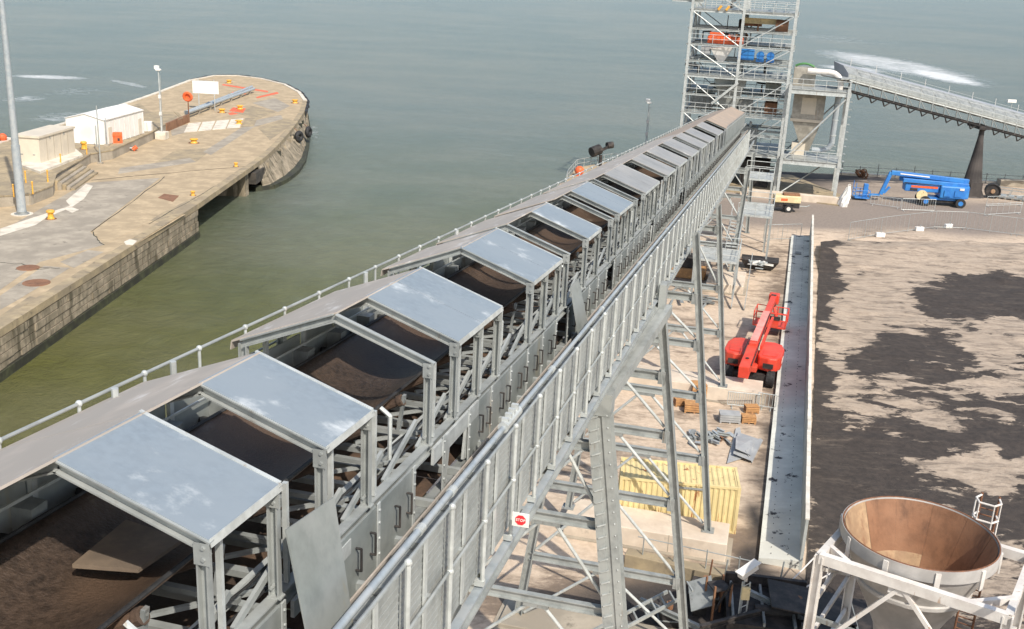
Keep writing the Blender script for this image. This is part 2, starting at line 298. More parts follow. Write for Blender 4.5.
BLK = [(720, 602, 150, 22, 1.6), (820, 605, 120, 26, 1.6), (640, 615, 50, 14, .8), (845, 178, 22, 5, .9), (757, 520, 10, 60, 1.2), (772, 400, 6, 90, 1.0), (750, 560, 26, 16, .8), (790, 178, 40, 14, 1.0), (720, 165, 60, 14, 1.2), (690, 262, 22, 8, .9), (745, 262, 10, 4, .2)]  # the narrow strips along the wall toe paint its gap shadow into the ground
def sheet(name, poly, z, step, fn, mt, zf=None):
    xs = [p[0] for p in poly]; ys = [p[1] for p in poly]; x0, x1, y0, y1 = min(xs), max(xs), min(ys), max(ys)
    bm = bmesh.new(); nx = int((x1-x0)/step)+1; ny = int((y1-y0)/step)+1
    vs = [[bm.verts.new((x0+(x1-x0)*i/nx, y0+(y1-y0)*j/ny, z)) for i in range(nx+1)] for j in range(ny+1)]
    for j in range(ny):
        for i in range(nx): bm.faces.new((vs[j][i], vs[j][i+1], vs[j+1][i+1], vs[j+1][i]))
    n = len(poly); cx = sum(xs)/n; cy = sum(ys)/n
    for i in range(n):
        a = poly[i]; b = poly[(i+1) % n]; nr = Vector((b[1]-a[1], a[0]-b[0], 0))
        if nr.dot(Vector((cx-a[0], cy-a[1], 0))) > 0: nr = -nr
        g = bm.verts[:]+bm.edges[:]+bm.faces[:]
        bmesh.ops.bisect_plane(bm, geom=g, plane_co=(a[0], a[1], 0), plane_no=nr, clear_outer=True)
    me = bpy.data.meshes.new(name); bm.to_mesh(me); bm.free()
    at = me.color_attributes.new('cover', 'FLOAT_COLOR', 'POINT'); data = []
    for v in me.vertices:
        px, py = toPx(v.co); data += [*fn(px, py, v.co), 1]
        if zf: v.co.z += zf(px, py, v.co)
    at.data.foreach_set('color', data)
    for p in me.polygons: p.use_smooth = True
    me.materials.append(mt); o = bpy.data.objects.new(name, me); COL.objects.link(o); return struct(o)
c01 = lambda x: max(0, min(1, x))
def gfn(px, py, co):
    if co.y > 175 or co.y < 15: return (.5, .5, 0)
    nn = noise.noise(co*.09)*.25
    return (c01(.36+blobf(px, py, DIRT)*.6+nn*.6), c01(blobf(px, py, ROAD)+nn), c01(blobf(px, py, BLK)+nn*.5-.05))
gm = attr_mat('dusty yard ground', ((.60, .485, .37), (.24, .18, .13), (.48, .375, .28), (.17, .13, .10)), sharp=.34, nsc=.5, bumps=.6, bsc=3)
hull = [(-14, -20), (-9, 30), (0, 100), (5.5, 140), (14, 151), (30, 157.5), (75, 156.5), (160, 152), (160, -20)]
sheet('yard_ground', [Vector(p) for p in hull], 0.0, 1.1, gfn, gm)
# --- coal yard floor
COALPX = [(935, 262, 110, 24, .85), (1000, 255, 60, 16, .6), (865, 290, 40, 30, .6), (900, 318, 45, 18, .45), (824, 275, 16, 55, -1.1), (845, 262, 10, 10, .4), (985, 296, 62, 20, -1.1), (940, 300, 30, 12, -.5), (865, 273, 12, 7, -.6),
          (995, 340, 52, 26, .75), (915, 348, 42, 14, -.75), (960, 330, 14, 6, -.3), (828, 350, 14, 50, .30), (850, 345, 20, 30, .45), (850, 400, 16, 40, .35), (920, 390, 60, 26, .20), (985, 385, 45, 16, .35), (900, 372, 50, 7, -.5), (960, 372, 40, 6, -.4), (870, 362, 20, 10, -.4),
          (818, 420, 18, 80, -.9), (855, 470, 55, 34, -1.0), (925, 440, 40, 12, -.5), (1008, 436, 30, 14, -.9), (935, 420, 50, 10, .3), (975, 470, 60, 20, .95), (905, 455, 20, 10, .3), (870, 425, 14, 20, .3), (880, 505, 50, 12, -.6), (1000, 515, 40, 12, -.7), (830, 600, 60, 60, -1), (975, 405, 30, 8, -.5),
          (850, 580, 30, 20, .3), (1000, 580, 30, 30, .3)]
def cfn(px, py, co):
    if co.x > 75: return (.5, 0, 0)
    q1 = Vector((co.x*.10, co.y*.14, 1)); q2 = Vector((co.x*.34+7, co.y*.45, 2)); k_ = max(.35, min(1, (py-215)/160))
    px += 30*k_*noise.noise(q1)+22*k_*noise.noise(q2)+9*k_*noise.noise(q2*3.1); py += k_*(16*noise.noise(q1+Vector((9, 4, 2)))+15*noise.noise(q2+Vector((3, 8, 1)))+7*noise.noise(q2*2.9+Vector((3, 3, 3))))
    v = .405+blobf(px, py, COALPX)*.80+.15*noise.noise(co*.35+Vector((5, 5, 5)))+.13*noise.noise(co*.95)+noise.noise(Vector((co.x*.12+co.y*.1, co.y*.33, 3)))*.16
    return (c01(v-.05+.10*noise.noise(co*.6)), 0, 0)
cm = attr_mat('coal dusted yard floor', ((.030, .024, .021), (.45, .365, .285), (.055, .043, .036), (.35, .28, .215)), sharp=.17, nsc=.55, bumps=.9, bsc=4, fine=2.2)
def cz(px, py, co): return .16*noise.noise(co*.45+Vector((2, 7, 1)))**2*2+.10*noise.noise(co*.22)+.06*noise.noise(co*.9)+(max(0, .7-abs(py-254)*.035) if py < 285 else 0)+.08
wn, wf = Vector((14.55, 45.4)), Vector((32.3, 114.7))
sheet('coal_yard_floor', [Vector(p) for p in ((14.7, 45), (31.6, 112.4), G(834, 245)[:2], G(880, 237)[:2], G(935, 231.5)[:2], G(985, 232.5)[:2], (90, 114), (110, 100), (110, 20), (8, 20))], .02, .4, cfn, cm, cz)
# --- retaining wall of the coal yard (precast L units)
dw = (wf-wn).normalized(); wrz = -atan2(dw.x, dw.y); WL = (wf-wn).length
wall = thing('retaining_wall', 'long grey precast retaining wall with a broad toe along the left edge of the coal yard', 'wall', (wn.x, wn.y, 0), wrz)
nU = 46; ul = WL/nU
pu = MB().box(-.14, .0, .012, ul-.012, 0, 2.72).build('wall_unit', 'wall_face', wall)
pt = MB().add([(x, y, z) for y in (.01, ul-.01) for x, z in ((-2.05, 0), (-2.05, .26), (-.14, .48), (-.14, 0))], [(0, 1, 2, 3), (7, 6, 5, 4), (0, 4, 5, 1), (1, 5, 6, 2), (2, 6, 7, 3)]).build('toe_unit', 'toe', wall)
pc = MB().box(-.17, .03, .006, ul-.006, 2.72, 2.80).build('coping_unit', 'wall_top', wall)
pb = MB(); [pb.lathe([(.025, 0), (.02, .03)], 6, (x, y, .3+(x+2.05)*.115)) for x in (-1.5, -.7) for y in (ul*.3, ul*.7)]; pb = pb.build('lifting_bolt', 'black', wall); pb['kind'] = 'stuff'
for i in range(1, nU):
    for q in (pu, pt, pc, pb): inst(q, (random.uniform(-.012, .012) if q in (pu, pc) else 0, i*ul, 0), 0, wall)
for i in (40,):
    MB().box(-1.5, -.9, i*ul+.2, i*ul+1.1, .42, .50).build('patch_plate', 'galv_dark', wall)
# --- left hand pier
E0 = G(0, 330); E1 = G(197, 205); ed = (E1-E0).normalized(); EN = E0-ed*45
round_px = [(250, 168), (265, 157.5), (277, 146), (287, 135), (296, 124), (304, 112), (307, 101), (301, 92.5), (286, 84.5), (262, 78.5), (238, 75.5), (214, 75.5), (190, 80), (150, 95), (90, 115), (0, 142), (-90, 170)]
rp = [G(*p) for p in round_px]
deck = [EN, E0, E1]+rp+[Vector((-140, 60, 0)), Vector((-90, 30, 0))]
pier = struct(MB().prism([Vector((p.x, p.y)) for p in deck], -.55, 0).build('pier_deck', 'conc_tan'))
nrm = Vector((-ed.y, ed.x, 0))     # towards the pier
inner = [EN+nrm*.25, E1+nrm*.25, E1+nrm*5]+[G(247, 170)+nrm*5.0, G(248, 169)+nrm*.4, G(251, 167.4)+nrm*.4, G(252, 166.5)+nrm*2.6, G(261, 160.5)+nrm*2.6, G(265, 157.5)+nrm*.35]
ctr = Vector((-55, 190, 0))
inner += [p+(ctr-p).normalized()*.35 for p in rp[2:-3]]+[p+Vector((1.2, 0, 0)) for p in rp[-3:]]+[Vector((-80, 60, 0))]
struct(MB().prism([Vector((p.x, p.y)) for p in inner], -12, -.56).build('pier_wall_core', 'quay'))
# wall blocks on the long face: three courses
fl = (E1-EN).length; nb = int(fl/2.3)
for r, (z0, z1) in enumerate(((-1.15, -.58), (-1.78, -1.22), (-2.40, -1.85), (-2.95, -2.47))):
    for i in range(nb):
        a = EN+ed*(fl*(i+.5*(r % 2))/nb+.03); b = EN+ed*min(fl, fl*(i+1+.5*(r % 2))/nb-.03)
        if a.y < 66: continue
        k = random.uniform(.0, .12); q = [a+nrm*.4, b+nrm*.4, b-nrm*(k-.02), a-nrm*(k-.02)]
        MB().prism([Vector((p.x, p.y)) for p in q], z0, z1).build('wall_block', 'quay', pier)
MB().prism([Vector((p.x, p.y)) for p in (EN+nrm*.4, E1+nrm*.4, E1-nrm*.22, EN-nrm*.22)], -5, -3.0).build('weed_band', 'weed', pier)
rr = [G(250, 168), G(265, 157.5), G(277, 146), G(287, 135), G(296, 124), G(304, 112), G(307, 101), G(301, 92.5)]
foot = [G(254, 191, WZ), G(272, 188.5, WZ), G(285, 182, WZ), G(296, 173.5, WZ), G(303, 163, WZ), G(306, 150, WZ), G(308.5, 134, WZ), G(306, 116, WZ)]
for i in range(len(rr)-1):
    n = max(2, round((foot[i+1]-foot[i]).length/2.4))
    for k in range(n):
        for c in range(4):
            vs = []
            for u, v in ((k/n, c/4), ((k+.985)/n, c/4), ((k+.985)/n, (c+.97)/4), (k/n, (c+.97)/4)):
                t_ = rr[i].lerp(rr[i+1], u)+Vector((0, 0, -.5)); f_ = foot[i].lerp(foot[i+1], u); vs.append(t_.lerp(f_, v**.85))
            if i == 0 and k < 1: continue
            inn = (ctr-vs[0]); inn.z = 0; inn = inn.normalized(); e = random.uniform(-.16, .05); vo = [p+inn*e for p in vs]; vi = [p+inn*1.2 for p in vs]
            MB().add(vo+vi, [(0, 1, 2, 3), (7, 6, 5, 4), (0, 4, 5, 1), (1, 5, 6, 2), (2, 6, 7, 3), (3, 7, 4, 0)]).build('wall_block', 'quay', pier)
    d = foot[i+1]-foot[i]; n_ = Vector((-d.y, d.x, 0)).normalized()
    MB().prism([Vector((v.x, v.y)) for v in (foot[i]+n_*.9, foot[i+1]+n_*.9, foot[i+1]-n_*.45, foot[i]-n_*.45)], -6, WZ+.55).build('weed_band', 'weed', pier)
# dark recess under the deck between the two wall lengths
# kerb coping along the edge
cl = (E1-EN).length; 
def coping(a, b, wd, z1, mt='conc_tan2'):
    d = b-a; n = max(1, round(d.length/3.2)); n_ = Vector((-d.y, d.x, 0)).normalized()
    for i in range(n):
        p = a+d*(i/n); q = a+d*((i+1)/n)-d.normalized()*.03; e = random.uniform(-.015, .015)
        if p.y < 60: continue
        MB().prism([Vector((v.x, v.y)) for v in (p+n_*wd, q+n_*wd, q-n_*.08, p-n_*.08)], -.5, z1+e).build('coping_block', mt, pier)
coping(EN, E1, .95, .10); coping(E1, rp[0], .95, .10)
for a, b in zip(rp[:6], rp[1:7]): coping(a, b, .8, .12)
for a, b in zip(rp[6:-1], rp[7:]): coping(a, b, .7, .12, 'conc_white')
# slabs of differing age on the deck, each a thin casting with open joints
def pxslab(pts, z, t, mt, name='deck_slab', zb=0):
    q = [G(x, y, zb) for x, y in pts]; return MB().prism([Vector((p.x, p.y)) for p in q], zb, zb+t+z).build(name, mt, pier)
pxslab([(-60, 262), (0, 232), (86, 183), (160, 178), (90, 232), (104, 245), (40, 262), (0, 290), (-60, 320)], .0, .016, 'conc_grey')
pxslab([(165, 177), (246, 166), (226, 184), (150, 222), (106, 244), (92, 232)], .004, .012, 'conc_tan')
pxslab([(0, 296), (44, 266), (70, 268), (18, 300), (0, 310)], .006, .010, 'conc_grey')
pxslab([(150, 221), (160, 214), (197, 196), (190, 207), (160, 222)], .01, .012, 'conc_tan2')
pxslab([(0, 229), (20, 222), (70, 206), (66, 201), (86, 184), (93, 186), (84, 199), (72, 207), (46, 218), (36, 225), (0, 236)], .012, .016, 'conc_white', 'concrete_patch')
pxslab([(158, 198), (164, 194), (179, 196), (173, 202)], .0, .045, 'rust', 'cover_plate')
pxslab([(64, 209), (70, 207), (79, 210), (72, 213)], .01, .03, 'conc_white', 'concrete_patch')
pxslab([(124, 243), (130, 240), (137, 242), (133, 246), (126, 246)], .02, .10, 'conc_white', 'concrete_patch')
pxslab([(203, 152), (252, 121), (281, 115), (283, 119), (254, 127), (211, 155)], .003, .012, 'conc_grey', 'filled_trench')
pxslab([(232, 112), (252, 106), (276, 112), (258, 119)], .005, .012, 'conc_tan2'); pxslab([(252, 103), (275, 98), (290, 106), (278, 112)], .003, .012, 'conc_grey')
for i in range(5):
    a = (184+i*14.2, 132.5-i*1.3); pxslab([a, (a[0]+4.5, a[1]-9), (a[0]+17, a[1]-10), (a[0]+13, a[1]-1)], .004, .05, 'conc_white' if i < 4 else 'conc_tan2', 'trench_cover')
for pts in ([(223, 84), (268, 91), (268, 92.5), (222, 85.2)], [(256, 97), (277, 92), (279, 93.5), (257, 98.3)], [(232, 92), (246, 92), (246, 94.2), (232, 94)], [(228, 113), (246, 110), (246, 113), (230, 115)]): pxslab(pts, .004, .012, 'orange', 'painted_line')
for px_, py_, r in ((28, 268, .95), (36.5, 283, 1.1)):
    p = G(px_, py_); MB().lathe([(r, 0), (r, .04), (r*.9, .05)], 20, (p.x, p.y, 0)).build('manhole_cover', 'rust', pier)
# rough joints with weeds: thin ragged strips
for a, b in (((92, 232), (104, 245)), ((165, 177), (92, 232)), ((0, 262), (50, 268)), ((92, 180), (250, 166)), ((150, 224), (246, 168)), ((14, 270), (60, 268))):
    A_ = G(*a); B_ = G(*b); n = 10; pts = []
    for i in range(n+1): pts.append(A_.lerp(B_, i/n)+Vector((random.uniform(-.12, .12), random.uniform(-.2, .2), 0)))
    m_ = MB()
    for p, q in zip(pts, pts[1:]): m_.beam(p+Vector((0, 0, .02)), q+Vector((0, 0, .02)), random.uniform(.04, .13), .02)
    tag(m_.build('weedy_joint', 'weed', pier), kind='stuff')
# raised terrace with the cabins, its retaining wall and steps
terr_px = [(-70, 222), (0, 207), (30, 205), (52, 196), (56, 184)]; TZ = 1.2
terr = [G(*p) for p in terr_px]+[G(83, 168), G(90, 163), G(112, 159), G(150, 141), G(165, 132), G(182, 125), G(176, 119), G(150, 119)]
inland = [G(140, 103, TZ), G(90, 117, TZ), G(0, 144, TZ), G(-70, 166, TZ)]
struct(MB().prism([Vector((p.x, p.y)) for p in terr+inland], .0, TZ).build('raised_terrace', 'conc_tan2'))
tf = bpy.data.objects['raised_terrace']
for a, b in zip(terr[:11], terr[1:12]):
    d = b-a; n_ = Vector((-d.y, d.x, 0)).normalized(); k = max(1, round(d.length/2.5))
    for i in range(k):
        p = a+d*(i/k); q = a+d*((i+1)/k)-d.normalized()*.04
        MB().prism([Vector((v.x, v.y)) for v in (p-n_*.0, q, q-n_*.14, p-n_*.14)], 0, TZ-.1).build('wall_panel', 'conc_grey', tf)
        MB().prism([Vector((v.x, v.y)) for v in (p+n_*.3, q+n_*.3, q-n_*.2, p-n_*.2)], TZ-.09, TZ+.06).build('wall_coping', 'conc_tan2', tf)
st = thing('concrete_steps', 'flight of worn grey concrete steps from the lower pier up to the cabins', 'steps', G(57, 187))
a = G(55, 190)-G(57, 187); b = G(80, 173)-G(57, 187); sd = (b-a); sn = Vector((sd.y, -sd.x, 0)).normalized()
for i in range(5):
    p = a+sn*(2.2-.45*i); q = b+sn*(2.2-.45*i)
    MB().prism([Vector((v.x, v.y)) for v in (p, q, q-sn*.55, p-sn*.55)], .0, .22*(i+1)).build('step', 'conc_grey' if i % 2 else 'conc_tan2', st)
# ================================================================== CONVEYOR GALLERY  (local: x across, y along, z up)
CV = thing('conveyor_gallery', 'long open-sided belt conveyor gallery with small pitched roof sheets, running down to the steel tower', 'conveyor', O, -AZ)
def cs(s, a, h): return (a, s, h-SLP*s)
RIDGE, EL, ER = (1.9, .6), (.12, -.08), (3.58, .03)
S0, S1 = -10.0, 118.0
# --- covers on the dock side
def cover(s0, s1, mt):
    n = max(1, round((s1-s0)/3.0)); 
    for i in range(n):
        a = s0+(s1-s0)*i/n+.01; b = s0+(s1-s0)*(i+1)/n-.01
        o = MB().slab([cs(a, 1.93, .615), cs(a, .02, -.13), cs(b, .02, -.13), cs(b, 1.93, .615)], .03)
        o.slab([cs(a, .02, -.13), cs(a, .0, -.27), cs(b, .0, -.27), cs(b, .02, -.13)], .02)
        o.build('side_cover', mt, CV)
for s0, s1 in ((S0, 1.4), (3.98, 8.25), (10.9, 14.0), (14.85, 19.6), (20.6, 26.3), (27.4, 60)): cover(s0, s1, 'tan')
cover(60, 118, 'sand_roof')
# --- roof sheets on the yard side
PAN = [(-2.95, -1.4), (-.17, 1.38), (5.35, 8.22), (10.9, 13.95), (17.55, 19.6), (23.2, 26.2), (29.6, 34.1), (37.1, 40.4), (42.3, 46.4), (48.9, 53.5), (55.8, 59.8), (61.6, 66.6), (70.5, 76.5), (81, 118)]
for k, (s0, s1) in enumerate(PAN):
    far = s0 > 28; n = 2 if 2.5 < s1-s0 < 5 else max(1, round((s1-s0)/3))
    for i in range(n):
        a = s0+(s1-s0)*i/n; b = s0+(s1-s0)*(i+1)/n; e = .004*(i % 2)
        m_ = MB().slab([cs(a+.004, 1.88, .64+e), cs(a+.004, 3.60, .03+e), cs(b-.004, 3.60, .03+e), cs(b-.004, 1.88, .64+e)][::-1], -.035)
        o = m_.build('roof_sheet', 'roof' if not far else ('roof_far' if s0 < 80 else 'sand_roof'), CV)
        fl_ = MB().slab([cs(a, 3.61, .04+e), cs(a, 3.63, -.05+e), cs(b, 3.63, -.05+e), cs(b, 3.61, .04+e)], .012)
        if i == n-1: fl_.slab([cs(b-.03, 1.86, .655), cs(b-.03, 3.60, .045), cs(b+.03, 3.60, .045), cs(b+.03, 1.86, .655)][::-1], -.02)
        fl_.build('edge_flashing', 'galv_light', o)
# --- portal frames
def frame_mb(ccol=0):
    f = MB()
    f.channel((1.9, 0, .55), (3.60, 0, -.055), .09, .14, -1); f.channel((1.9, 0, .55), (.22, 0, -.12), .09, .14, 1)
    f.channel((3.52, 0, -1.42), (3.52, 0, -.05), .09, .13, 1, up=(1, 0, 0)); f.channel((.24, 0, -2.4), (.24, 0, -.12), .10, .15, 1, up=(1, 0, 0))
    f.box(3.44, 3.62, -.055, -.05, -.25, .0); f.box(3.44, 3.62, -.06, .06, -1.44, -1.42)
    for x, z in ((3.55, -.05), (3.55, -.18), (3.5, -1.3)): f.tube((x, -.075, z), (x, .075, z), .022, 6)
    return f
fr0 = frame_mb().build('portal_frame', 'galv', CV)
fs = [-2.93, -1.43, -.15, 1.35, 3.98, 5.37, 6.8, 8.2, 10.93, 12.4, 13.93, 14.9, 17.58, 19.55, 21.9, 23.22, 24.7, 26.15, 27.45, 29.65, 31.1, 32.6, 34.05]
for p0_, p1_ in PAN[7:]: fs += [p0_+.05, p1_-.05]
fs += [84+i*3 for i in range(11)]; nfs = len(fs)
fs = [-9, -7.5, -6.0, -4.4]*0+fs+[118]
for i, s_ in enumerate(fs):
    if i == 0: fr0.location = cs(s_, 0, 0)
    else: inst(fr0, cs(s_, 0, 0), 0, CV)
# second post beside each (the doubled mullions) and a short hook bar in the open bays
mp = MB().beam((3.5, 0, -1.42), (3.5, 0, -.1), .06, .06).build('mullion', 'galv_light', CV); mp.location = cs(-2.6, 0, 0)
for s_ in fs[1:24]: inst(mp, cs(s_+.34, 0, 0), 0, CV)
q = 36
while q < 84: inst(mp, cs(q, 0, 0), 0, CV); q += 1.48
hk = MB().path([(3.28, 0, -1.35), (3.28, 0, -.62), (3.12, 0, -.50)], .035, 6).build('stay_hook', 'galv_light', CV); hk.location = cs(-3.7, 0, -.1)
for s_ in (2.9, 9.5, 16, 21.3, 28.5, 35.4): inst(hk, cs(s_, 0, 0), 0, CV)
# --- belt, trough shape with a thick lip
BC, BW, BH = 1.74, 1.05, -.78
def belt_prof(x): return -.42+.42*abs(x/BW)**2.0
bm_ = MB(); ss = [S0+i*1.5 for i in range(int((S1+8-S0)/1.5)+1)]; xs = [BW*(-1+2*i/14) for i in range(15)]; vs = []; fs2 = []
for j, s_ in enumerate(ss):
    sag = -.015*(j % 2)
    for x in xs: vs.append(cs(s_, BC+x, BH+belt_prof(x)+sag))
nx = len(xs)
for j in range(len(ss)-1):
    for i in range(nx-1): fs2.append((j*nx+i, j*nx+i+1, (j+1)*nx+i+1, (j+1)*nx+i))
bm_.add(vs, fs2); bt = bm_.build('carrying_belt', 'belt', CV, smooth=True)
so_ = bt.modifiers.new('t', 'SOLIDIFY'); so_.thickness = .03; so_.offset = -1
for x, z in ((BC-BW, BH), (BC+BW, BH)): MB().tube(cs(S0, x, z), cs(S1+8, x, z), .028, 6).build('belt_lip', 'rubber', bt)
MB().slab([cs(S0, .75, -2.15), cs(S0, 2.85, -2.15), cs(S1+8, 2.85, -2.15), cs(S1+8, .75, -2.15)][::-1], -.03).build('return_belt', 'belt_under', CV)
# --- idlers
idf = MB()
idf.beam((.45, 0, -1.42), (3.2, 0, -1.42), .09, .07); idf.beam((.62, 0, -1.42), (.50, 0, -.72), .05, .09, (0, 1, 0)); idf.beam((2.90, 0, -1.42), (3.0, 0, -.74), .05, .09, (0, 1, 0))
idf.tube((2.86, .0, -.83), (3.02, 0, -.80), .03, 6); idf.box(.3, .62, -.14, .14, -.98, -.66)
idf = idf.build('idler_bracket', 'galv_dark', CV)
rol = MB(); rol.tube((1.35, 0, -1.29), (2.13, 0, -1.29), .075, 10); rol.tube((2.18, 0, -1.27), (2.92, 0, -.86), .075, 10); rol.tube((.56, 0, -.86), (1.30, 0, -1.27), .075, 10)
rol.tube((2.9, 0, -.87), (2.97, 0, -.83), .1, 10); rol = rol.build('roller', 'belt_under', idf)
idf.location = cs(-9.2, 0, 0)
q = -7.7
while q < 118: inst(idf, cs(q, 0, 0), 0, CV); q += 1.5
# --- stringers and deck steelwork
def run(name, mt, a, h, w_, hh, s0=S0, s1=S1+8, fn='beam', par=CV):
    m_ = MB(); getattr(m_, fn)(cs(s0, a, h), cs(s1, a, h), w_, hh); return m_.build(name, mt, par)
run('stringer', 'galv', 3.50, -1.54, .14, .2, fn='ibeam'); run('stringer', 'galv', .30, -1.5, .14, .2, fn='ibeam')
run('inner_stringer', 'galv_light', 3.0, -1.52, .08, .14); run('floor_girder', 'galv_dark', 3.55, -2.62, .15, .3, fn='ibeam'); run('floor_girder', 'galv_dark', .2, -2.62, .15, .3, fn='ibeam')
run('pull_wire', 'galv_light', .52, -.52, .02, .02, par=CV); run('pull_wire', 'galv_light', .46, -.58, .02, .02)
cm_ = MB().beam((.3, 0, -1.62), (3.5, 0, -1.62), .12, .09).build('cross_member', 'galv', CV); cm_.location = cs(-9, 0, 0)
cm2 = MB().beam((.3, 0, -2.4), (4.7, 0, -2.4), .1, .12).build('floor_member', 'galv', CV); cm2.location = cs(-9, 0, 0)
dg = MB().beam((3.42, 0, -1.45), (3.42, 1.45, -.95), .05, .09).beam((2.3, .1, -1.56), (3.4, 1.3, -1.56), .07, .05).build('diagonal_brace', 'galv', CV); dg.location = cs(-8.9, 0, 0)
q = -8.25; k = 0
while q < 110:
    inst(cm_, cs(q, 0, 0), 0, CV); k += 1
    if k % 2: inst(cm2, cs(q, 0, 0), 0, CV)
    if k % 2 and q < 75: inst(dg, cs(q, 0, -SLP*0), 0, CV)
    q += .75
# spillage tray under the return belt: dirty plates
for i in range(26):
    a = S0+i*5; b = a+4.97
    MB().slab([cs(a, .35, -2.5), cs(a, 3.4, -2.5), cs(b, 3.4, -2.5), cs(b, .35, -2.5)][::-1], -.01).build('spill_plate', 'belt_under', CV)
# --- stringer side panels with pull handles
pn = MB().box(3.60, 3.64, .015, 1.485, -2.5, -1.48).build('access_panel', 'plate', CV)
hd = MB().path([(3.65, .68, -2.12), (3.73, .68, -2.12), (3.73, .68, -1.78), (3.65, .68, -1.78)], .018, 6)
hd.build('handle', 'black', pn)
hd = MB().path([(3.65, 1.2, -2.12), (3.73, 1.2, -2.12), (3.73, 1.2, -1.78), (3.65, 1.2, -1.78)], .018, 6); hd.build('handle', 'black', pn)
pf = MB().box(3.645, 3.665, -.05, .05, -2.5, -1.44); [pf.tube((3.66, .0, z), (3.685, 0, z), .02, 6) for z in (-1.55, -1.75, -2.0, -2.25)]; pf = pf.build('panel_strap', 'galv_light', CV)
def sheared(o):                                       # lean alike pieces to the gallery's fall
    for v in o.data.vertices: v.co.z -= SLP*v.co.y
sheared(pn); sheared(pn.children[0]); sheared(pn.children[1]); sheared(dg)
skip_ = {(-1.0, .4), (3.6, 5.3), (13.2, 14.6), (21, 22.4), (31, 33.5), (44, 46)}
pn.location = cs(-9, 0, 0); pf.location = cs(-9, 0, 0); q = -7.5; k = 0
while q < 108:
    if not any(a_ <= q+.7 <= b_ for a_, b_ in skip_): inst(pn, cs(q, 0, 0), 0, CV)
    inst(pf, cs(q, 0, 0), 0, CV); q += 1.5
# twisted light channel where the panels are off
MB().beam(cs(4.0, 3.62, -1.66), cs(6.6, 3.63, -1.60), .05, .30).build('backing_rail', 'galv_light', CV); MB().beam(cs(-1.2, 3.62, -1.72), cs(.5, 3.63, -1.66), .05, .22).build('backing_rail', 'galv_light', CV)
for s_ in (4.7, 5.9, 31.5, 32.6): MB().beam(cs(s_, 3.6, -2.4), cs(s_+.15, 3.6, -1.7), .05, .2).build('loose_post', 'galv_light', CV)
# --- walkways
for a0, a1, h in ((3.66, 4.62, -2.48), (.02, .0, 0)):
    if a1 > a0:
        for i in range(64):
            a = S0+i*2; MB().slab([cs(a+.01, a0, h), cs(a+.01, a1, h), cs(a+1.99, a1, h), cs(a+1.99, a0, h)][::-1], -.03).build('walkway_grating', 'galv', CV)
run('toe_plate', 'tan', 3.78, -2.38, .03, .16); run('toe_plate', 'galv', 4.60, -2.36, .02, .2)
# dock side wind boards and posts
wbm = MB().box(.30, .33, .03, 1.45, -1.25, -.42).build('wind_board', 'plate', CV); sheared(wbm); wbm.location = cs(-9, 0, 0)
wbp = MB().box(.335, .40, -.05, .05, -1.5, -.2).build('board_post', 'galv_light', CV); wbp.location = cs(-9, 0, 0)
bkt = MB().beam((.36, 0, -.95), (.80, .35, -1.15), .3, .06).build('chute_flap', 'rubber', CV); bkt.location = cs(-9, 0, 0)
q = -7.5; k = 0
while q < 62:
    if not (5.0 < q < 5.9): inst(wbm, cs(q, 0, 0), 0, CV)
    inst(wbp, cs(q+.02, 0, 0), 0, CV); inst(bkt, cs(q+.8, 0, 0), 0, CV); q += 1.5; k += 1
# dock side handrail
hr = thing('handrail', None, None, (0, 0, 0)); hr.parent = CV
MB().tube(cs(S0, -.02, 0), cs(S1, -.02, 0), .026).build('top_rail', 'galv', hr); MB().tube(cs(S0, -.02, -.55), cs(S1, -.02, -.55), .02, 6).build('mid_rail', 'galv', hr)
hp = MB().tube((-.02, 0, -1.1), (-.02, 0, 0), .026).ball((-.02, 0, 0), .05, 8, 6).build('post', 'galv_light', hr); hp.location = cs(0, 0, 0)
for i in range(-6, 78):
    if i: inst(hp, cs(i*1.512, 0, 0), 0, hr)
q_ = MB().tube((.15, 0, -.5), (.15, 0, .08), .05).build('stub_post', 'galv_light', CV); q_.location = cs(2.0, 0, 0)
for s_ in (.55, 9.6, 16.2): inst(q_, cs(s_, 0, 0), 0, CV)
MB().slab([cs(S0, -.1, -1.12), cs(S0, .3, -1.12), cs(S1, .3, -1.12), cs(S1, -.1, -1.12)][::-1], -.05).build('ledge_plate', 'galv_dark', CV)
# yard side handrail with infill mesh
h2 = thing('handrail', None, None, (0, 0, 0)); h2.parent = CV
RA = 4.72
MB().tube(cs(S0, RA, -1.32), cs(S1-12, RA, -1.32), .028).build('top_rail', 'galv', h2); MB().tube(cs(S0, RA+.02, -2.33), cs(S1-12, RA+.02, -2.33), .026).build('mid_rail', 'galv', h2)
p2 = MB().tube((RA+.03, 0, -3.4), (RA+.03, 0, -1.30), .038).ball((RA+.03, 0, -1.3), .055, 8, 6).ball((RA+.03, 0, -2.33), .055, 8, 6).box(RA-.09, RA+.07, -.05, .05, -3.5, -3.4).build('post', 'galv_light', h2)
b2 = MB().box(RA-.06, RA-.03, -.055, .055, -3.35, -1.42).build('flat_bar', 'galv_light', h2)
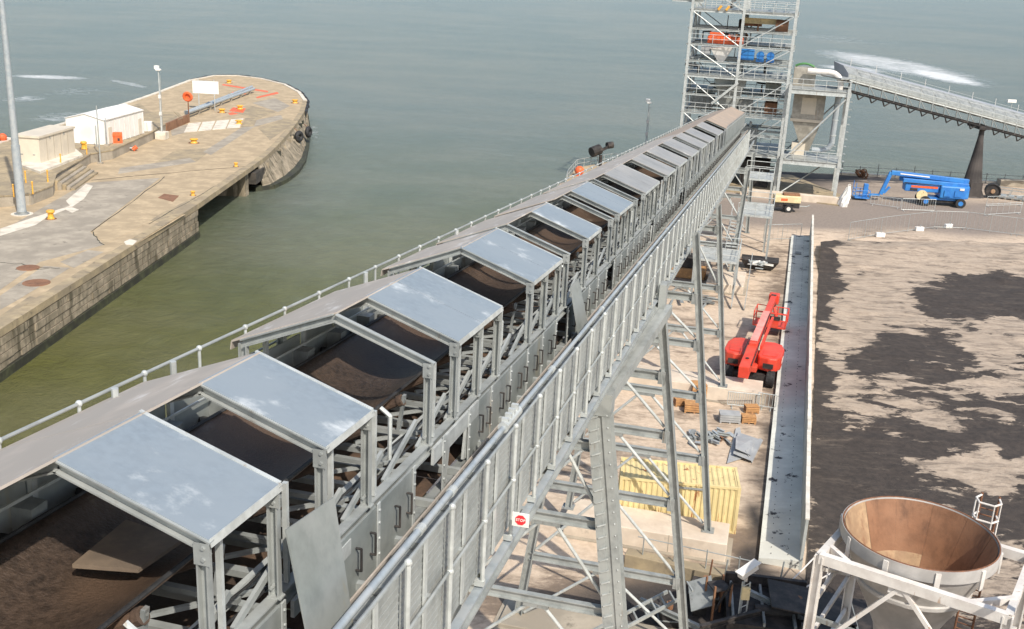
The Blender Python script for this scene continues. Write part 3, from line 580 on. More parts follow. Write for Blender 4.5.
# mesh infill: thin sheet of horizontal ribs
me_ = MB().box(RA-.085, RA-.075, .02, 1.76, -3.38, -1.42)
for j in range(16): me_.box(RA-.075, RA-.070, .02, 1.76, -3.34+j*.12, -3.30+j*.12)
me_ = me_.build('mesh_panel', 'galv', h2); sheared(me_)
i0 = -5
for i in range(i0, 58):
    s_ = 3.3+i*1.8
    for p_, ds in ((p2, 0), (b2, .9), (me_, .0)):
        if i == i0: p_.location = cs(s_+ds, 0, 0)
        else: inst(p_, cs(s_+ds, 0, 0), 0, h2)
pp = run('service_pipe', 'pipe', 4.50, -1.36, .02, .02); bpy.data.objects.remove(pp)
pp = MB().tube(cs(S0, 4.52, -1.38), cs(5.2, 4.52, -1.38), .052, 12).tube(cs(5.9, 4.52, -1.38), cs(96, 4.52, -1.38), .05, 12).build('service_pipe', 'pipe', CV, smooth=True)
cp = MB().tube((4.52, -.08, -1.38), (4.52, .08, -1.39), .07, 12).build('pipe_coupling', 'galv_light', pp); cp.location = cs(.8, 0, 0)
for s_ in (-3, 2.2, 9, 15, 22, 30, 40, 52): inst(cp, cs(s_, 0, 0), 0, pp)
cl_ = MB().tube(cs(5.1, 4.52, -1.37), cs(6.1, 4.52, -1.37), .10, 12)
for i in range(4): cl_.box(4.46, 4.58, 5.2+i*.22, 5.28+i*.22, -1.35-SLP*5.3, -1.22-SLP*5.3)
cl_.build('pipe_valve', 'galv_light', pp)
run('girder_flange', 'pipe', 4.70, -3.56, .15, .04); run('girder_web', 'galv', 4.68, -3.70, .03, .24); run('girder_flange', 'galv', 4.68, -3.84, .15, .04)
run('girder_flange', 'galv_dark', -.35, -3.62, .26, .05); run('girder_web', 'galv_dark', -.35, -3.86, .03, .44)
cx_ = MB().ibeam((-.3, 0, -3.72), (4.6, 0, -3.72), .14, .22).build('bottom_member', 'galv_dark', CV); cx_.location = cs(-9, 0, 0)
q = -6.4
while q < 112: inst(cx_, cs(q, 0, 0), 0, CV); q += 2.6
lw = MB()
for i in range(48):
    s_ = S0+i*2.6; lw.beam(cs(s_, -.35, -3.6), cs(s_, -.1, -1.15), .08, .08); lw.beam(cs(s_, -.3, -3.6), cs(s_+2.6, -.1, -1.2), .05, .05)
lw.build('side_lattice', 'galv_dark', CV)
# end plates of the continuous far hood
MB().slab([cs(118.05, .1, -.1), cs(118.05, 1.9, .62), cs(118.05, 3.6, .0), cs(118.05, 3.6, -1.4), cs(118.05, .1, -1.4)], .03).build('end_plate', 'plate', CV)
for i in range(12):
    a = 81+i*3.05; MB().box(3.6, 3.62, a, a+2.9, -1.42-SLP*a, .02-SLP*a).build('side_sheet', 'plate', CV)
for i in range(26):
    a = 42+i*1.5
    if i % 3 == 0: MB().box(3.57, 3.59, a+.1, a+1.4, -1.42-SLP*a, -.1-SLP*a).build('side_sheet', 'galv_dark', CV)
BOARD = [(-2.39, 1.55, -.98), (-1.19, 1.42, -.98), (-1.47, 2.37, -.93), (-2.27, 2.30, -.95)]
# loose things on the gallery
lp = MB().slab([cs(-1.60, 3.76, -.44), cs(-1.85, 4.25, -2.30), cs(-.75, 4.25, -2.30), cs(-.28, 3.76, -.58)], .02)
lp = lp.build('loose_panel', 'plate'); lp.matrix_world = CV.matrix_basis; tag(lp, 'big dull grey steel sheet leaning on the conveyor side beside the nearest roof sheet', 'metal sheet')
lp = MB().slab([cs(14.8, 3.70, -.85), cs(14.7, 4.1, -2.46), cs(15.9, 4.15, -2.46), cs(15.8, 3.72, -.8)], .02).build('loose_panel', 'plate'); lp.matrix_world = CV.matrix_basis
tag(lp, 'smaller grey steel sheet standing on the walkway farther along the conveyor', 'metal sheet')
bd = MB().slab([Vector(cs(*p)) for p in BOARD][::-1], -.05)
bd = bd.build('plywood_board', 'wood'); bd.matrix_world = CV.matrix_basis; tag(bd, 'square of dirty plywood lying on the belt under the nearest roof sheet', 'board')
# stop sign on the girder
sp_ = Vector(SA(4.85, 4.98, 0)); sgz = O.z-SLP*4.85-2.95
sg = thing('stop_sign', 'small white sign with a red STOP octagon hanging from the conveyor girder', 'sign', (sp_.x, sp_.y, sgz), radians(-14))
MB().box(-.15, .15, -.01, .01, -.13, .13).build('board', 'white', sg)
oc = MB(); oc.add([(.10*cos(radians(22.5+45*i)), -.018, .10*sin(radians(22.5+45*i))) for i in range(8)], [tuple(range(8))]); oc.build('octagon', 'signred', sg)
def text(body, loc, size, mt, parent, rot=(pi/2, 0, 0), name='lettering'):
    cu = bpy.data.curves.new(name, 'FONT'); cu.body = body; cu.size = size; cu.align_x = 'CENTER'; cu.align_y = 'CENTER'; cu.extrude = .004
    t = bpy.data.objects.new(name, cu); dgp = bpy.context.evaluated_depsgraph_get(); me = bpy.data.meshes.new_from_object(t); bpy.data.objects.remove(t)
    o = bpy.data.objects.new(name, me); me.materials.append(M[mt]); COL.objects.link(o); o.location = loc; o.rotation_euler = rot; o.parent = parent; return o
text('STOP', (0, -.022, 0), .07, 'white', sg)
# ================================================================== TRESTLE BENTS
def bent(label, s, rt, rb, ztop, zfoot, levels, wleg, lt, lb, zl=None, box=False, brace=True, lower=None):
    """rt/rb: across position of the yard-side leg at top / foot; lt/lb the dock-side leg"""
    g = SA(s, 0, 0); t = thing('trestle_bent', label, 'support frame', g, -AZ, 'steel trestle bents under the conveyor')
    R = lambda z: rb+(rt-rb)*(z-zfoot)/(ztop-zfoot)
    Lf = lambda z: lb+(lt-lb)*(z-zfoot)/(ztop-zfoot)
    for fn, nm in ((R, 'leg'), (Lf, 'leg')):
        m_ = MB()
        if box and fn is R:
            w_ = wleg
            m_.channel((fn(zfoot)-w_*.32, 0, zfoot), (fn(ztop)-w_*.32, 0, ztop), w_*.36, w_*.9, -1, up=(0, 1, 0), t=.03)
            m_.channel((fn(zfoot)+w_*.32, 0, zfoot), (fn(ztop)+w_*.32, 0, ztop), w_*.36, w_*.9, 1, up=(0, 1, 0), t=.03)
            m_.beam((fn(zfoot), .0, zfoot), (fn(ztop), .0, ztop), w_*.3, w_*.74, (0, 1, 0))
            o = m_.build(nm, 'galv', t); z = zfoot+.4; bt_ = MB(); k = 0
            while z < ztop-.2:
                bt_.beam((fn(z)-w_*.42, -w_*.47, z), (fn(z)-w_*.05, -w_*.47, z+.14), .04, .05, (0, 1, 0)); bt_.ball((fn(z)+w_*.34, -w_*.46, z+.2), .03, 6, 4); z += .42
            tag(bt_.build('lacing_bolt', 'galv_light', o), kind='stuff')
        else:
            m_.ibeam((fn(zfoot), 0, zfoot), (fn(ztop), 0, ztop), wleg, wleg*.95, (1, 0, 0), .035); o = m_.build(nm, 'galv', t)
            MB().box(fn(zfoot)-.3, fn(zfoot)+.3, -.3, .3, zfoot, zfoot+.05).build('base_plate', 'galv_dark', o)
    for z in levels:
        MB().ibeam((Lf(z), 0, z), (R(z)-.1, 0, z), .22, .34, t=.03).build('cross_beam', 'galv', t)
        MB().box(R(z)-.30, R(z)-.02, -.17, .17, z-.28, z+.22).build('end_bracket', 'galv_dark', t)
    lv = sorted([ztop]+list(levels)+[zfoot], reverse=True)
    for z1, z0 in zip(lv, lv[1:]):
        if z1 == ztop: continue
        mid = (Lf(z1)+R(z1))/2
        MB().box(mid-.45, mid+.45, -.1, .1, z1-.30, z1-.17).build('gusset', 'galv_dark', t)
        if z1-z0 > 1.2:
            MB().tube((mid+.3, 0, z1-.28), (R(z0)-.28, 0, z0+.35), .065, 8).build('brace_tube', 'galv_light', t)
            MB().tube((mid-.3, 0, z1-.28), (Lf(z0)+.28, 0, z0+.35), .065, 8).build('brace_tube', 'galv_light', t)
    return t
b1 = bent('nearest trestle bent, a thick laced box leg with a cranked strut up to the girder', 20.3, 3.84, 5.9, 13.95, -.5, (12.25, 9.45, 6.2, 2.6), .74, 1.6, -2.4, box=True)
hs = MB(); p0 = Vector((3.95, 0, 13.95)); p1 = Vector((5.0, 6.6, O.z-SLP*26.9-3.9))
hs.channel(p0+Vector((-.2, 0, 0)), p1+Vector((-.2, 0, 0)), .2, .36, -1, t=.03).channel(p0+Vector((.2, 0, 0)), p1+Vector((.2, 0, 0)), .2, .36, 1, t=.03).beam(p0, p1, .2, .28)
hs.box(3.4, 4.3, -.35, .35, 13.5, 14.25); hs.build('cranked_strut', 'galv', b1)
MB().box(4.8, 5.05, 6.2, 6.8, O.z-SLP*27-4.6, O.z-SLP*27-2.9).build('hanger_plate', 'galv', b1)
b2_ = bent('second nearest trestle bent, slim raked leg in front of the yellow container', 28, 4.75, 7.15, 15.1, .0, (12.08, 9.62, 6.69, 3.19), .36, 1.6, -.15)
b3_ = bent('third trestle bent whose leg stands on the long concrete block beside the yellow container', 36.8, 5.15, 7.24, 15.9, 1.0, (12.81, 10.55, 7.97, 4.75), .34, 1.6, .2)
b4_ = bent('fourth trestle bent standing on the concrete block beside the red lift', 56.9, 4.95, 6.53, 13.2, 1.0, (11.6, 7.71, 4.68), .34, 1.4, -.2)
b5_ = bent('fifth trestle bent with upright legs under the stair landing', 87.6, 5.6, 5.1, 10.6, .8, (8.6, 5.9, 3.2), .42, 1.0, 1.0)
b6_ = bent('sixth trestle bent closest to the steel tower', 108, 5.3, 5.6, 9.0, .0, (7, 4), .4, .8, .2)
# long ties between bents
# stair tower at the far trestle
stt = thing('stair_tower', 'open grey steel stair and railed landing beside the far end of the conveyor', 'stairs', SA(90, 4.6, 0), -AZ)
for i, (x0, x1, y0, y1, z) in enumerate(((.3, 3.6, 3, 9.5, 5.0), (-2.6, 1.2, -9, -4.6, 3.2), (.3, 3.2, 9.6, 14, 7.4))):
    pl_ = MB().box(x0, x1, y0, y1, z, z+.18).build('landing', 'galv_light', stt)
    for h in (.55, 1.1):
        for a, b in (((x0, y0), (x1, y0)), ((x1, y0), (x1, y1)), ((x0, y1), (x1, y1))): MB().tube((*a, z+.18+h), (*b, z+.18+h), .035, 6).build('rail', 'galv_light', pl_)
    for x, y in ((x0, y0), (x1, y0), (x1, y1), (x0, y1), ((x0+x1)/2, y0), (x1, (y0+y1)/2)): MB().tube((x, y, z), (x, y, z+1.28), .035, 6).build('rail_post', 'galv_light', pl_)
    for x, y in ((x0+.1, y0+.1), (x1-.1, y1-.1), (x1-.1, y0+.1), (x0+.1, y1-.1)): MB().beam((x, y, 0), (x, y, z), .18, .18).build('leg', 'galv', stt)
fl_ = MB(); 
for x in (-.2, .9): MB().beam((x, -4.6, 3.2), (x, 3.2, 5.05), .06, .28).build('stringer', 'galv', stt); MB().beam((x, -4.6, 4.3), (x, 3.2, 6.15), .05, .05).build('stair_rail', 'galv_light', stt)
for i in range(11): MB().box(-.2, .9, -4.4+i*.7, -4.05+i*.7, 3.25+i*.166, 3.30+i*.166).build('tread', 'galv_light', stt)
for x in (1.2, 2.3): MB().beam((x, -12, .1), (x, -4.8, 3.2), .06, .28).build('stringer', 'galv', stt)
# ================================================================== STEEL TOWER
FT = Vector((34.11, 141.31, 0))
tw = thing('transfer_tower', 'tall open galvanised steel tower full of machinery floors where the two conveyors meet', 'tower', FT, -AZ)
TX = (-13.1, -6.5, 0); TY = (0, 5.5, 11); LV = (2.2, 4.6, 7.2, 9.6, 12.0, 14.4, 16.3, 18.4, 20.4, 22.7, 25.4, 28.5)
for x in TX:
    for y in TY: MB().ibeam((x, y, 0), (x, y, 29), .34, .34, (0, 1, 0), .04).build('column', 'galv_light', tw)
for z in LV:
    hh = .34 if z in (14.4, 22.7, 4.6) else .24
    for y in TY: MB().ibeam((TX[0]-.35, y, z), (TX[2]+.35, y, z), .22, hh, t=.04).build('floor_beam', 'galv_light', tw)
    for x in TX: MB().ibeam((x, 0, z-.02), (x, 11, z-.02), .2, hh*.9, t=.04).build('side_beam', 'galv', tw)
def xb(z0, z1, x0, x1, y, k=0):
    MB().tube((x0, y, z1), (x1, y, z0), .07, 6).build('diagonal', 'galv_light', tw)
    if k: MB().tube((x0, y, z0), (x1, y, z1), .07, 6).build('diagonal', 'galv_light', tw)
for z0, z1 in ((14.6, 18.3), (18.5, 22.5), (9.7, 14.2), (4.7, 9.5)):
    xb(z0, z1, -12.9, -6.7, -.06); MB().tube((-.2, -.06, z1), (-6.4, -.06, z0), .07, 6).build('diagonal', 'galv_light', tw)
    xb(z0, z1, -12.9, -6.7, 11.05); xb(z0, z1, -.2, -6.4, 11.05)
    for x in (-13.1, 0): MB().tube((x, .2, z0), (x, 5.4, z1), .07, 6).build('diagonal', 'galv', tw); MB().tube((x, 10.8, z0), (x, 5.6, z1), .07, 6).build('diagonal', 'galv', tw)
MB().beam((-12.5, -.1, 26), (-6.6, -.1, 23), .2, .2).build('diagonal', 'galv_light', tw)
random.seed(11)
# floors: grating plates with openings, plus extra intermediate beams
for z, cells in ((14.5, [(-13, -6.6, .2, 11), (-6.4, 0, .2, 11)]), (18.5, [(-13, -9, 6, 11), (-6.4, 0, 3, 11)]), (22.8, [(-13, -6.6, .2, 11), (-6.4, -.1, .2, 11)]), (4.7, [(-13, 0, .2, 11)]), (12.1, [(-5, 0, 1, 11), (-13, -10, 4, 11)])):
    for x0, x1, y0, y1 in cells: MB().box(x0, x1, y0, y1, z+.1, z+.16).build('floor_plate', 'galv', tw)
for z in (14.5, 18.5, 22.8, 9.7, 4.7, 12.1, 25.5):
    for y in (.0, 11):
        for h in (.6, 1.15): MB().tube((-13.2, y-.12, z+h+.1), (0.2, y-.12, z+h+.1), .04, 6).build('handrail', 'galv_light', tw)
        pr = MB()
        for i in range(10): pr.tube((-13+i*1.45, y-.12, z), (-13+i*1.45, y-.12, z+1.27), .04, 6)
        tag(pr.build('rail_post', 'galv_light', tw), kind='stuff')
for z in LV[:-1]:
    for k in range(2):
        x = random.uniform(-12, -1); MB().beam((x, 0, z+.2), (x, 11, z+.2), .14, .2).build('joist', 'galv_dark', tw)
        y = random.uniform(1, 10); MB().beam((-13, y, z+.15), (0, y, z+.15), .14, .2).build('joist', 'galv', tw)
for k in range(30):
    z = random.choice(LV[:-1]); x = random.uniform(-12.5, -.5); y = random.uniform(.8, 10.5); h = random.uniform(1.4, 2.3)
    MB().beam((x, y, z), (x+random.choice((0, 0, 0, 1.4, -1.4)), y, z+h), .12, .12).build('strut', random.choice(('galv', 'galv_light', 'galv_dark')), tw)
for k in range(26):
    z = random.choice(LV[:-2]); x = random.uniform(-12.5, -1.5); y = random.uniform(1.0, 10); r = random.uniform(.08, .2)
    MB().path([(x, y, z), (x, y, z+1.2), (x+random.uniform(-2, 2), y, z+1.3)], r, 8).build('pipe_run', random.choice(('galv_dark', 'pipe', 'black', 'black', 'rust')), tw)
for x0, x1, y0, y1, z0, z1, mt_ in ((-12.4, -9.6, 4, 8, 9.9, 11.6, 'galv_dark'), (-8.6, -6.9, 3, 6, 12.3, 13.6, 'plate'), (-5.6, -3.2, 3, 7, 4.9, 7.8, 'galv_dark'), (-12.2, -8, 3, 9, .1, 3.0, 'black'), (-4.8, -1, 2, 9, .1, 3.6, 'black'), (-6, -4.2, 2, 4, 9.9, 11.6, 'galv_dark'), (-2.6, -1.0, 2, 5, 9.9, 11.4, 'rust'), (-9.2, -6.8, 2, 6, 4.9, 6.8, 'galv_dark'), (-2.8, -.8, 3, 6, 12.4, 13.9, 'plate')):
    m_ = MB().box(x0, x1, y0, y1, z0, z1); 
    for i in range(3): m_.box(x0+(x1-x0)*(.1+.3*i), x0+(x1-x0)*(.25+.3*i), y0-.12, y0, z0+.1, z1-.1)
    m_.beam((x0+.2, (y0+y1)/2, z1), (x1-.2, (y0+y1)/2, z1), .5, .35); m_.build('machine_housing', mt_, tw)
# chutes and plates around the conveyor head
MB().add([(-9.5, 1, 14.4), (-5.2, 1, 14.4), (-5.2, 5, 14.4), (-9.5, 5, 14.4), (-8.2, 2, 9.6), (-6.5, 2, 9.6), (-6.5, 4, 9.6), (-8.2, 4, 9.6)], [(0, 1, 5, 4), (1, 2, 6, 5), (2, 3, 7, 6), (3, 0, 4, 7), (0, 3, 2, 1), (4, 5, 6, 7)]).build('chute', 'galv', tw)
MB().slab([(-10, -.5, 13.3), (-6.6, -.5, 13.6), (-6.6, 3.6, 13.6), (-10, 3.6, 13.3)], .1).build('chute_cover', 'plate', tw)
MB().beam((-9.4, -.3, 11.0), (-6.3, -.3, 13.9), .5, .3).build('chute_leg', 'galv_light', tw)
# things standing in the tower
def put(name, label, cat, x, y, z, dz=0): return thing(name, label, cat, FT+A*x+D*y+Vector((0, 0, z)), -AZ+dz)
oh = put('winch_unit', 'bright orange crab unit of ribbed steel on an upper tower floor', 'machine', -8.6, 1.2, 18.5)
m_ = MB().box(-2.3, 2.3, 0, 1.6, .1, 1.0).box(-2.1, -.3, .1, 1.5, 1.0, 1.5).box(.3, 1.0, .2, 1.4, 1.0, 1.3); m_.build('body', 'orange', oh, bevel=.06)
for i in range(9): MB().box(-2.2+i*.52, -2.1+i*.52, -.06, 0, .1, 1.0).build('rib', 'orange', oh)
MB().tube((1.2, .8, 1.1), (2.2, .8, 1.1), .35, 12).build('drum', 'rust', oh)
hp_ = put('pale_hopper', 'pale grey funnel hopper hanging beside the blue drive motors in the tower', 'hopper', -8.7, .8, 16.2)
MB().add([(-1.7, 0, 1.8), (1.3, 0, 2.1), (1.3, 2, 2.1), (-1.7, 2, 1.8), (-.5, .6, 0), (.1, .6, 0), (.1, 1.2, 0), (-.5, 1.2, 0)], [(0, 1, 5, 4), (1, 2, 6, 5), (2, 3, 7, 6), (3, 0, 4, 7), (3, 2, 1, 0), (4, 5, 6, 7)]).build('funnel', 'white', hp_)
MB().box(-2.9, -1.7, .2, 1.8, .9, 1.9).build('inlet_box', 'grey_sheet', hp_)
bd_ = put('blue_drive', 'two bright blue drive motors with a gearbox on the middle tower floor', 'motor', -5.2, 1.2, 16.5)
MB().box(-1.6, .5, 0, 1.4, .25, 1.6).build('gearbox', 'blue', bd_, bevel=.08)
for x in (1.3, 2.6): MB().tube((x, 0, .9), (x, 1.6, .9), .5, 14).build('motor', 'blue', bd_); MB().box(x-.5, x+.5, .1, 1.4, .1, .5).build('motor_foot', 'blue', bd_)
gd = put('drum_crane', 'rusty yellow overhead crane beam with a drum near the tower top', 'crane', -4.2, 2.5, 20.8)
MB().ibeam((-2.6, 0, .9), (2.6, 0, .9), .5, .7, t=.06).build('beam', 'cream', gd); MB().tube((1.8, -.5, .5), (3.4, -.5, .5), .75, 14).build('drum', 'rust', gd); MB().box(-2.2, 0, .3, .9, .2, .7).build('trolley', 'rust_edge', gd)
MB().tube((-4.4, 0, 1.4), (-4.4, 0, -.9), .06, 6).build('chain', 'black', gd); MB().box(-4.7, -4.1, -.2, .2, -1.3, -.8).build('hook_block', 'black', gd)
for i, (x, lb) in enumerate(((-9.6, 'left one of two small yellow lamps on the tower top beam'), (-8.6, 'right one of two small yellow lamps on the tower top beam'))):
    t = put('floodlight', lb, 'lamp', x, -.3, 22.9); t['group'] = 'yellow lamps on the tower top'
    MB().beam((-.2, 0, 0), (.2, 0, .5), .3, .3).build('housing', 'yellow', t); MB().tube((0, 0, -.2), (0, 0, .1), .05, 6).build('bracket', 'galv_dark', t)
# top platform sticking out to the left
lp_ = put('cantilever_platform', 'white cantilevered beams sticking out of the left of the tower top', 'platform', -13.3, .5, 24.2)
for i, (z, l) in enumerate(((-.4, 2.6), (.5, 2.9), (1.0, 2.4))):
    MB().ibeam((-l, i*.5, z), (1.5, i*.5, z), .3, .34, t=.04).build('beam', 'white' if i else 'galv_light', lp_)
# ================================================================== FILTER ANNEX
an = thing('filter_annex', 'square steel frame carrying a beige dust filter beside the tower', 'steel frame', FT+A*.45+D*(-2.5), -AZ)
AX = 7.2
for x in (0, AX):
    for y in (0, 6.5): MB().ibeam((x, y, .0), (x, y, 14.0 if y else 14.4), .38, .38, (0, 1, 0), .05).build('column', 'galv_light', an)
for z in (4.6, 13.6):
    for y in (0, 6.5): MB().ibeam((-.3, y, z), (AX+.3, y, z), .3, .62, t=.05).build('deck_beam', 'galv_light', an)
    for x in (0, AX): MB().ibeam((x, 0, z), (x, 6.5, z), .3, .5, t=.05).build('side_beam', 'galv', an)
    MB().box(-.2, AX+.2, 0, 6.5, z+.32, z+.38).build('deck_plate', 'galv', an)
    for y in (-.1, 6.6):
        for h in (.6, 1.2): MB().tube((-.2, y, z+.35+h), (AX+.2, y, z+.35+h), .04, 6).build('handrail', 'galv_light', an)
    for i in range(6): MB().tube((i*AX/5, -.1, z+.3), (i*AX/5, -.1, z+1.6), .04, 6).build('rail_post', 'galv_light', an); MB().tube((AX+.1, i*1.3, z+.3), (AX+.1, i*1.3, z+1.6), .04, 6).build('rail_post', 'galv_light', an)
for h in (.6, 1.2): MB().tube((AX+.1, 0, 13.95+h), (AX+.1, 6.5, 13.95+h), .04, 6).build('handrail', 'galv_light', an)
MB().tube((AX-.3, -.05, 13.0), (.3, -.05, 5.0), .11, 8).build('diagonal', 'galv_light', an); MB().tube((AX-.2, 6.5, 13.0), (.3, 6.5, 5.0), .1, 8).build('diagonal', 'galv', an)
MB().tube((.2, -.05, .4), (AX-1.5, 3.5, 4.3), .09, 8).build('diagonal', 'galv', an)
for i in range(10): MB().box(AX+.35, AX+.65, 1.4, 2.2, 4+i*.95, 4.06+i*.95).build('ladder_rung', 'galv', an)
ft = thing('dust_filter', 'beige steel dust filter with a tapered hopper hanging in the annex frame', 'filter', FT+A*3.0+D*.2, -AZ)
MB().box(-2.0, 2.0, 0, 3.2, 9.8, 13.3).build('filter_casing', 'beige_bin', ft); MB().box(-2.1, 2.1, -.1, 3.3, 9.5, 9.85).build('flange', 'beige', ft)
MB().add([(-1.8, .1, 9.5), (1.8, .1, 9.5), (1.8, 3.1, 9.5), (-1.8, 3.1, 9.5), (-.2, 1.2, 5.6), (.8, 1.2, 5.6), (.8, 2, 5.6), (-.2, 2, 5.6)], [(0, 1, 5, 4), (1, 2, 6, 5), (2, 3, 7, 6), (3, 0, 4, 7), (4, 5, 6, 7)]).build('discharge_hopper', 'beige_bin', ft)
MB().box(-.9, .9, -.03, 0, 10.5, 12.6).build('door', 'beige', ft); MB().box(-1.5, .2, .6, 2.4, 5.0, 6.6).build('collecting_bin', 'beige', ft)
fb = thing('fan_housing', 'cream fan housing with a green guard on the annex deck', 'fan', FT+A*1.6+D*1.0+Vector((0, 0, 13.98)), -AZ)
MB().box(-1.0, 1.8, 0, 2.6, 0, 2.3).build('casing', 'beige_bin', fb, bevel=.05)
gg = MB(); [gg.tube((-.9+.24*i, 1.2+.0*i, 2.42+.35*sin(pi*i/10)), (-.66+.24*i, 1.2, 2.42+.35*sin(pi*(i+1)/10)), .14, 8) for i in range(10)]; gg.build('guard', 'green', fb)
dc = thing('exhaust_duct', 'white swept duct curving off the annex deck and down beside the dust filter', 'duct', FT+A*4.5+D*.2, -AZ)
pts = [(-2.2, 0, 16.0), (.6, 0, 16.0)]+[(.6+1.5*sin(t), 0, 14.5+1.5*cos(t)) for t in (.4, .8, 1.2, 1.57)]+[(2.1, 0, 13.6)]
MB().path(pts, .36, 12).build('upper_bend', 'whitep', dc)
MB().path([(2.0, 0, 13.6), (2.0, 0, 7.0), (1.6, 0, 6.3), (.9, 0, 6.0), (-.4, 0, 6.0)], .36, 12).build('lower_leg', 'pipe', dc)
for z in (8, 10, 12): MB().lathe([(.42, 0), (.42, .12)], 12, (2.0, 0, z)).build('flange', 'galv_light', dc)
# plinth
pq = [SA(*p, 0) for p in ((130.2, 6.9), (128.6, 16.2), (135, 17), (148, 10), (147, -7), (133, -7))]
struct(MB().prism([Vector((p.x, p.y)) for p in pq], 0, .14).build('tower_plinth', 'conc_tan2'))
q1 = thing('concrete_kerb', 'long pale concrete kerb block in front of the tower annex', 'block', SA(130, 8.4, 0), -AZ); MB().box(-4.8, 7.6, -.9, .1, 0, .9).build('block', 'conc', q1, bevel=.03)
# ================================================================== SECOND CONVEYOR
c2 = thing('second_conveyor', 'grey covered conveyor bridge with a railed walkway, running right from the tower over the quay', 'conveyor', (43.2, 139.4, 0), atan2(6.1, 19.3))
Z2 = lambda x: 13.6-.203*x
def c2p(x, y, h): return (x, y, Z2(x)+h)
L2 = 66; nseg = 33
for y in (.0, 4.8):
    MB().ibeam(c2p(-2, y, 1.3), c2p(L2, y, 1.3), .2, .3, t=.04).build('top_chord', 'galv_light', c2); MB().ibeam(c2p(-2, y, .0), c2p(L2, y, .0), .2, .26, t=.04).build('bottom_chord', 'black', c2)
wk = MB()
for i in range(nseg):
    x = -1+i*2
    MB().box(x+.01, x+1.99, .05, 1.75, 0, .05).build('walkway_plate', 'galv_dark', c2).location = (0, 0, 0)
    o = c2.children[-1]
for o in [o for o in c2.children if o.name.startswith('walkway_plate')]:
    for v in o.data.vertices: v.co.z += Z2(v.co.x)+1.45
for i in range(nseg):
    x = i*2-1
    MB().beam(c2p(x, 0, 0), c2p(x, 0, 1.3), .1, .1).beam(c2p(x, 0, 1.2), c2p(x+1, 0, .1), .08, .08).build('web_member', 'galv_dark', c2)
    MB().beam(c2p(x, 0, .0), c2p(x, 4.8, .0), .12, .14).build('floor_beam', 'black', c2)
    MB().beam(c2p(x+.2, -.05, -.05), c2p(x+.9, .3, -.8), .12, .14).beam(c2p(x+1.6, -.05, -.05), c2p(x+.9, .3, -.8), .12, .14).build('hanger_bracket', 'black', c2)
    MB().tube(c2p(x, .02, 1.4), c2p(x, .02, 2.55), .035, 6).build('rail_post', 'galv_light', c2)
    MB().slab([c2p(x+.03, 1.9, 2.1), c2p(x+1.97, 1.9, 2.1), c2p(x+1.97, 3.3, 3.0), c2p(x+.03, 3.3, 3.0)], .04).build('lower_sheet', 'galv_dark', c2)
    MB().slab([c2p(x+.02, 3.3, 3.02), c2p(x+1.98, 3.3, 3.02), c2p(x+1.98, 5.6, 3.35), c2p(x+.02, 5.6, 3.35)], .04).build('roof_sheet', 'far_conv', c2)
    MB().slab([c2p(x+.03, 1.88, 1.35), c2p(x+1.97, 1.88, 1.35), c2p(x+1.97, 1.88, 2.08), c2p(x+.03, 1.88, 2.08)], .03).build('side_sheet', 'galv', c2)
    if i % 2: MB().tube(c2p(x, 4.7, 2.9), c2p(x, 4.7, 4.2), .03, 6).build('rear_post', 'whitep', c2)
    MB().slab([c2p(x+.03, 5.5, 3.3), c2p(x+1.97, 5.5, 3.3), c2p(x+1.97, 4.9, 1.3), c2p(x+.03, 4.9, 1.3)], .03).build('rear_sheet', 'far_conv', c2)
for h in (2.0, 2.55): MB().tube(c2p(-1, .02, h), c2p(L2, .02, h), .035, 6).build('handrail', 'galv_light', c2)
MB().tube(c2p(-1, .25, 1.75), c2p(L2, .25, 1.75), .06, 8).build('service_pipe', 'galv_light', c2)
for h in (3.0,): MB().tube(c2p(-1, 4.7, h+.6), c2p(L2, 4.7, h+.6), .03, 6).build('rear_rail', 'galv', c2)
cm4 = thing('security_camera', 'small white camera on the far walkway rail of the second conveyor', 'camera', Vector((43.2, 139.4, 0))+Matrix.Rotation(atan2(6.1, 19.3), 3, 'Z') @ Vector(c2p(28.5, 5.5, 3.3)), 0); MB().box(-.7, .5, -.2, .2, 1.0, 1.4).build('body', 'white', cm4); MB().tube((0, 0, 0), (0, 0, 1), .05, 6).build('post', 'galv', cm4)
MB().slab([c2p(-1.02, 1.9, 1.35), c2p(-1.02, 1.9, 2.1), c2p(-1.02, 3.3, 3.0), c2p(-1.02, 5.6, 3.35), c2p(-1.02, 4.9, 1.3)], .04).build('end_plate', 'far_conv', c2)
MB().box(-3.2, -1.0, .1, 4.8, Z2(-2)+1.3, Z2(-2)+1.45).build('link_platform', 'galv', c2)
# pier of the second conveyor: tapering fluted foot
pr_ = thing('conveyor_pier', 'dark steel pier flaring to a bell foot, holding up the second conveyor', 'pier', (61.9, 145.4, 0))
sec = [(0, 2.1, 1.5), (.25, 1.75, 1.3), (1.0, 1.4, 1.0), (3, 1.1, .8), (6, .65, .55), (8.2, .36, .36), (9.3, .32, .32)]; vs = []; n = 16
for z, rx, ry in sec:
    for i in range(n): vs.append((rx*cos(2*pi*i/n)+.0, ry*sin(2*pi*i/n), z))
MB().add(vs, [(j*n+i, j*n+(i+1) % n, (j+1)*n+(i+1) % n, (j+1)*n+i) for j in range(len(sec)-1) for i in range(n)]+[tuple(range((len(sec)-1)*n, len(sec)*n))]).build('shaft', 'funnel', pr_)
MB().box(-.8, .8, -1.0, 3.2, 9.2, 9.6).build('bearing_head', 'black', pr_); MB().box(-.7, .9, -1.32, -1.26, 0, 2.1).build('skirt_plate', 'funnel', pr_)
rl = thing('cable_reel', 'dark round reel standing against the foot of the bell shaped pier', 'reel', (64.6, 145.0, 0))
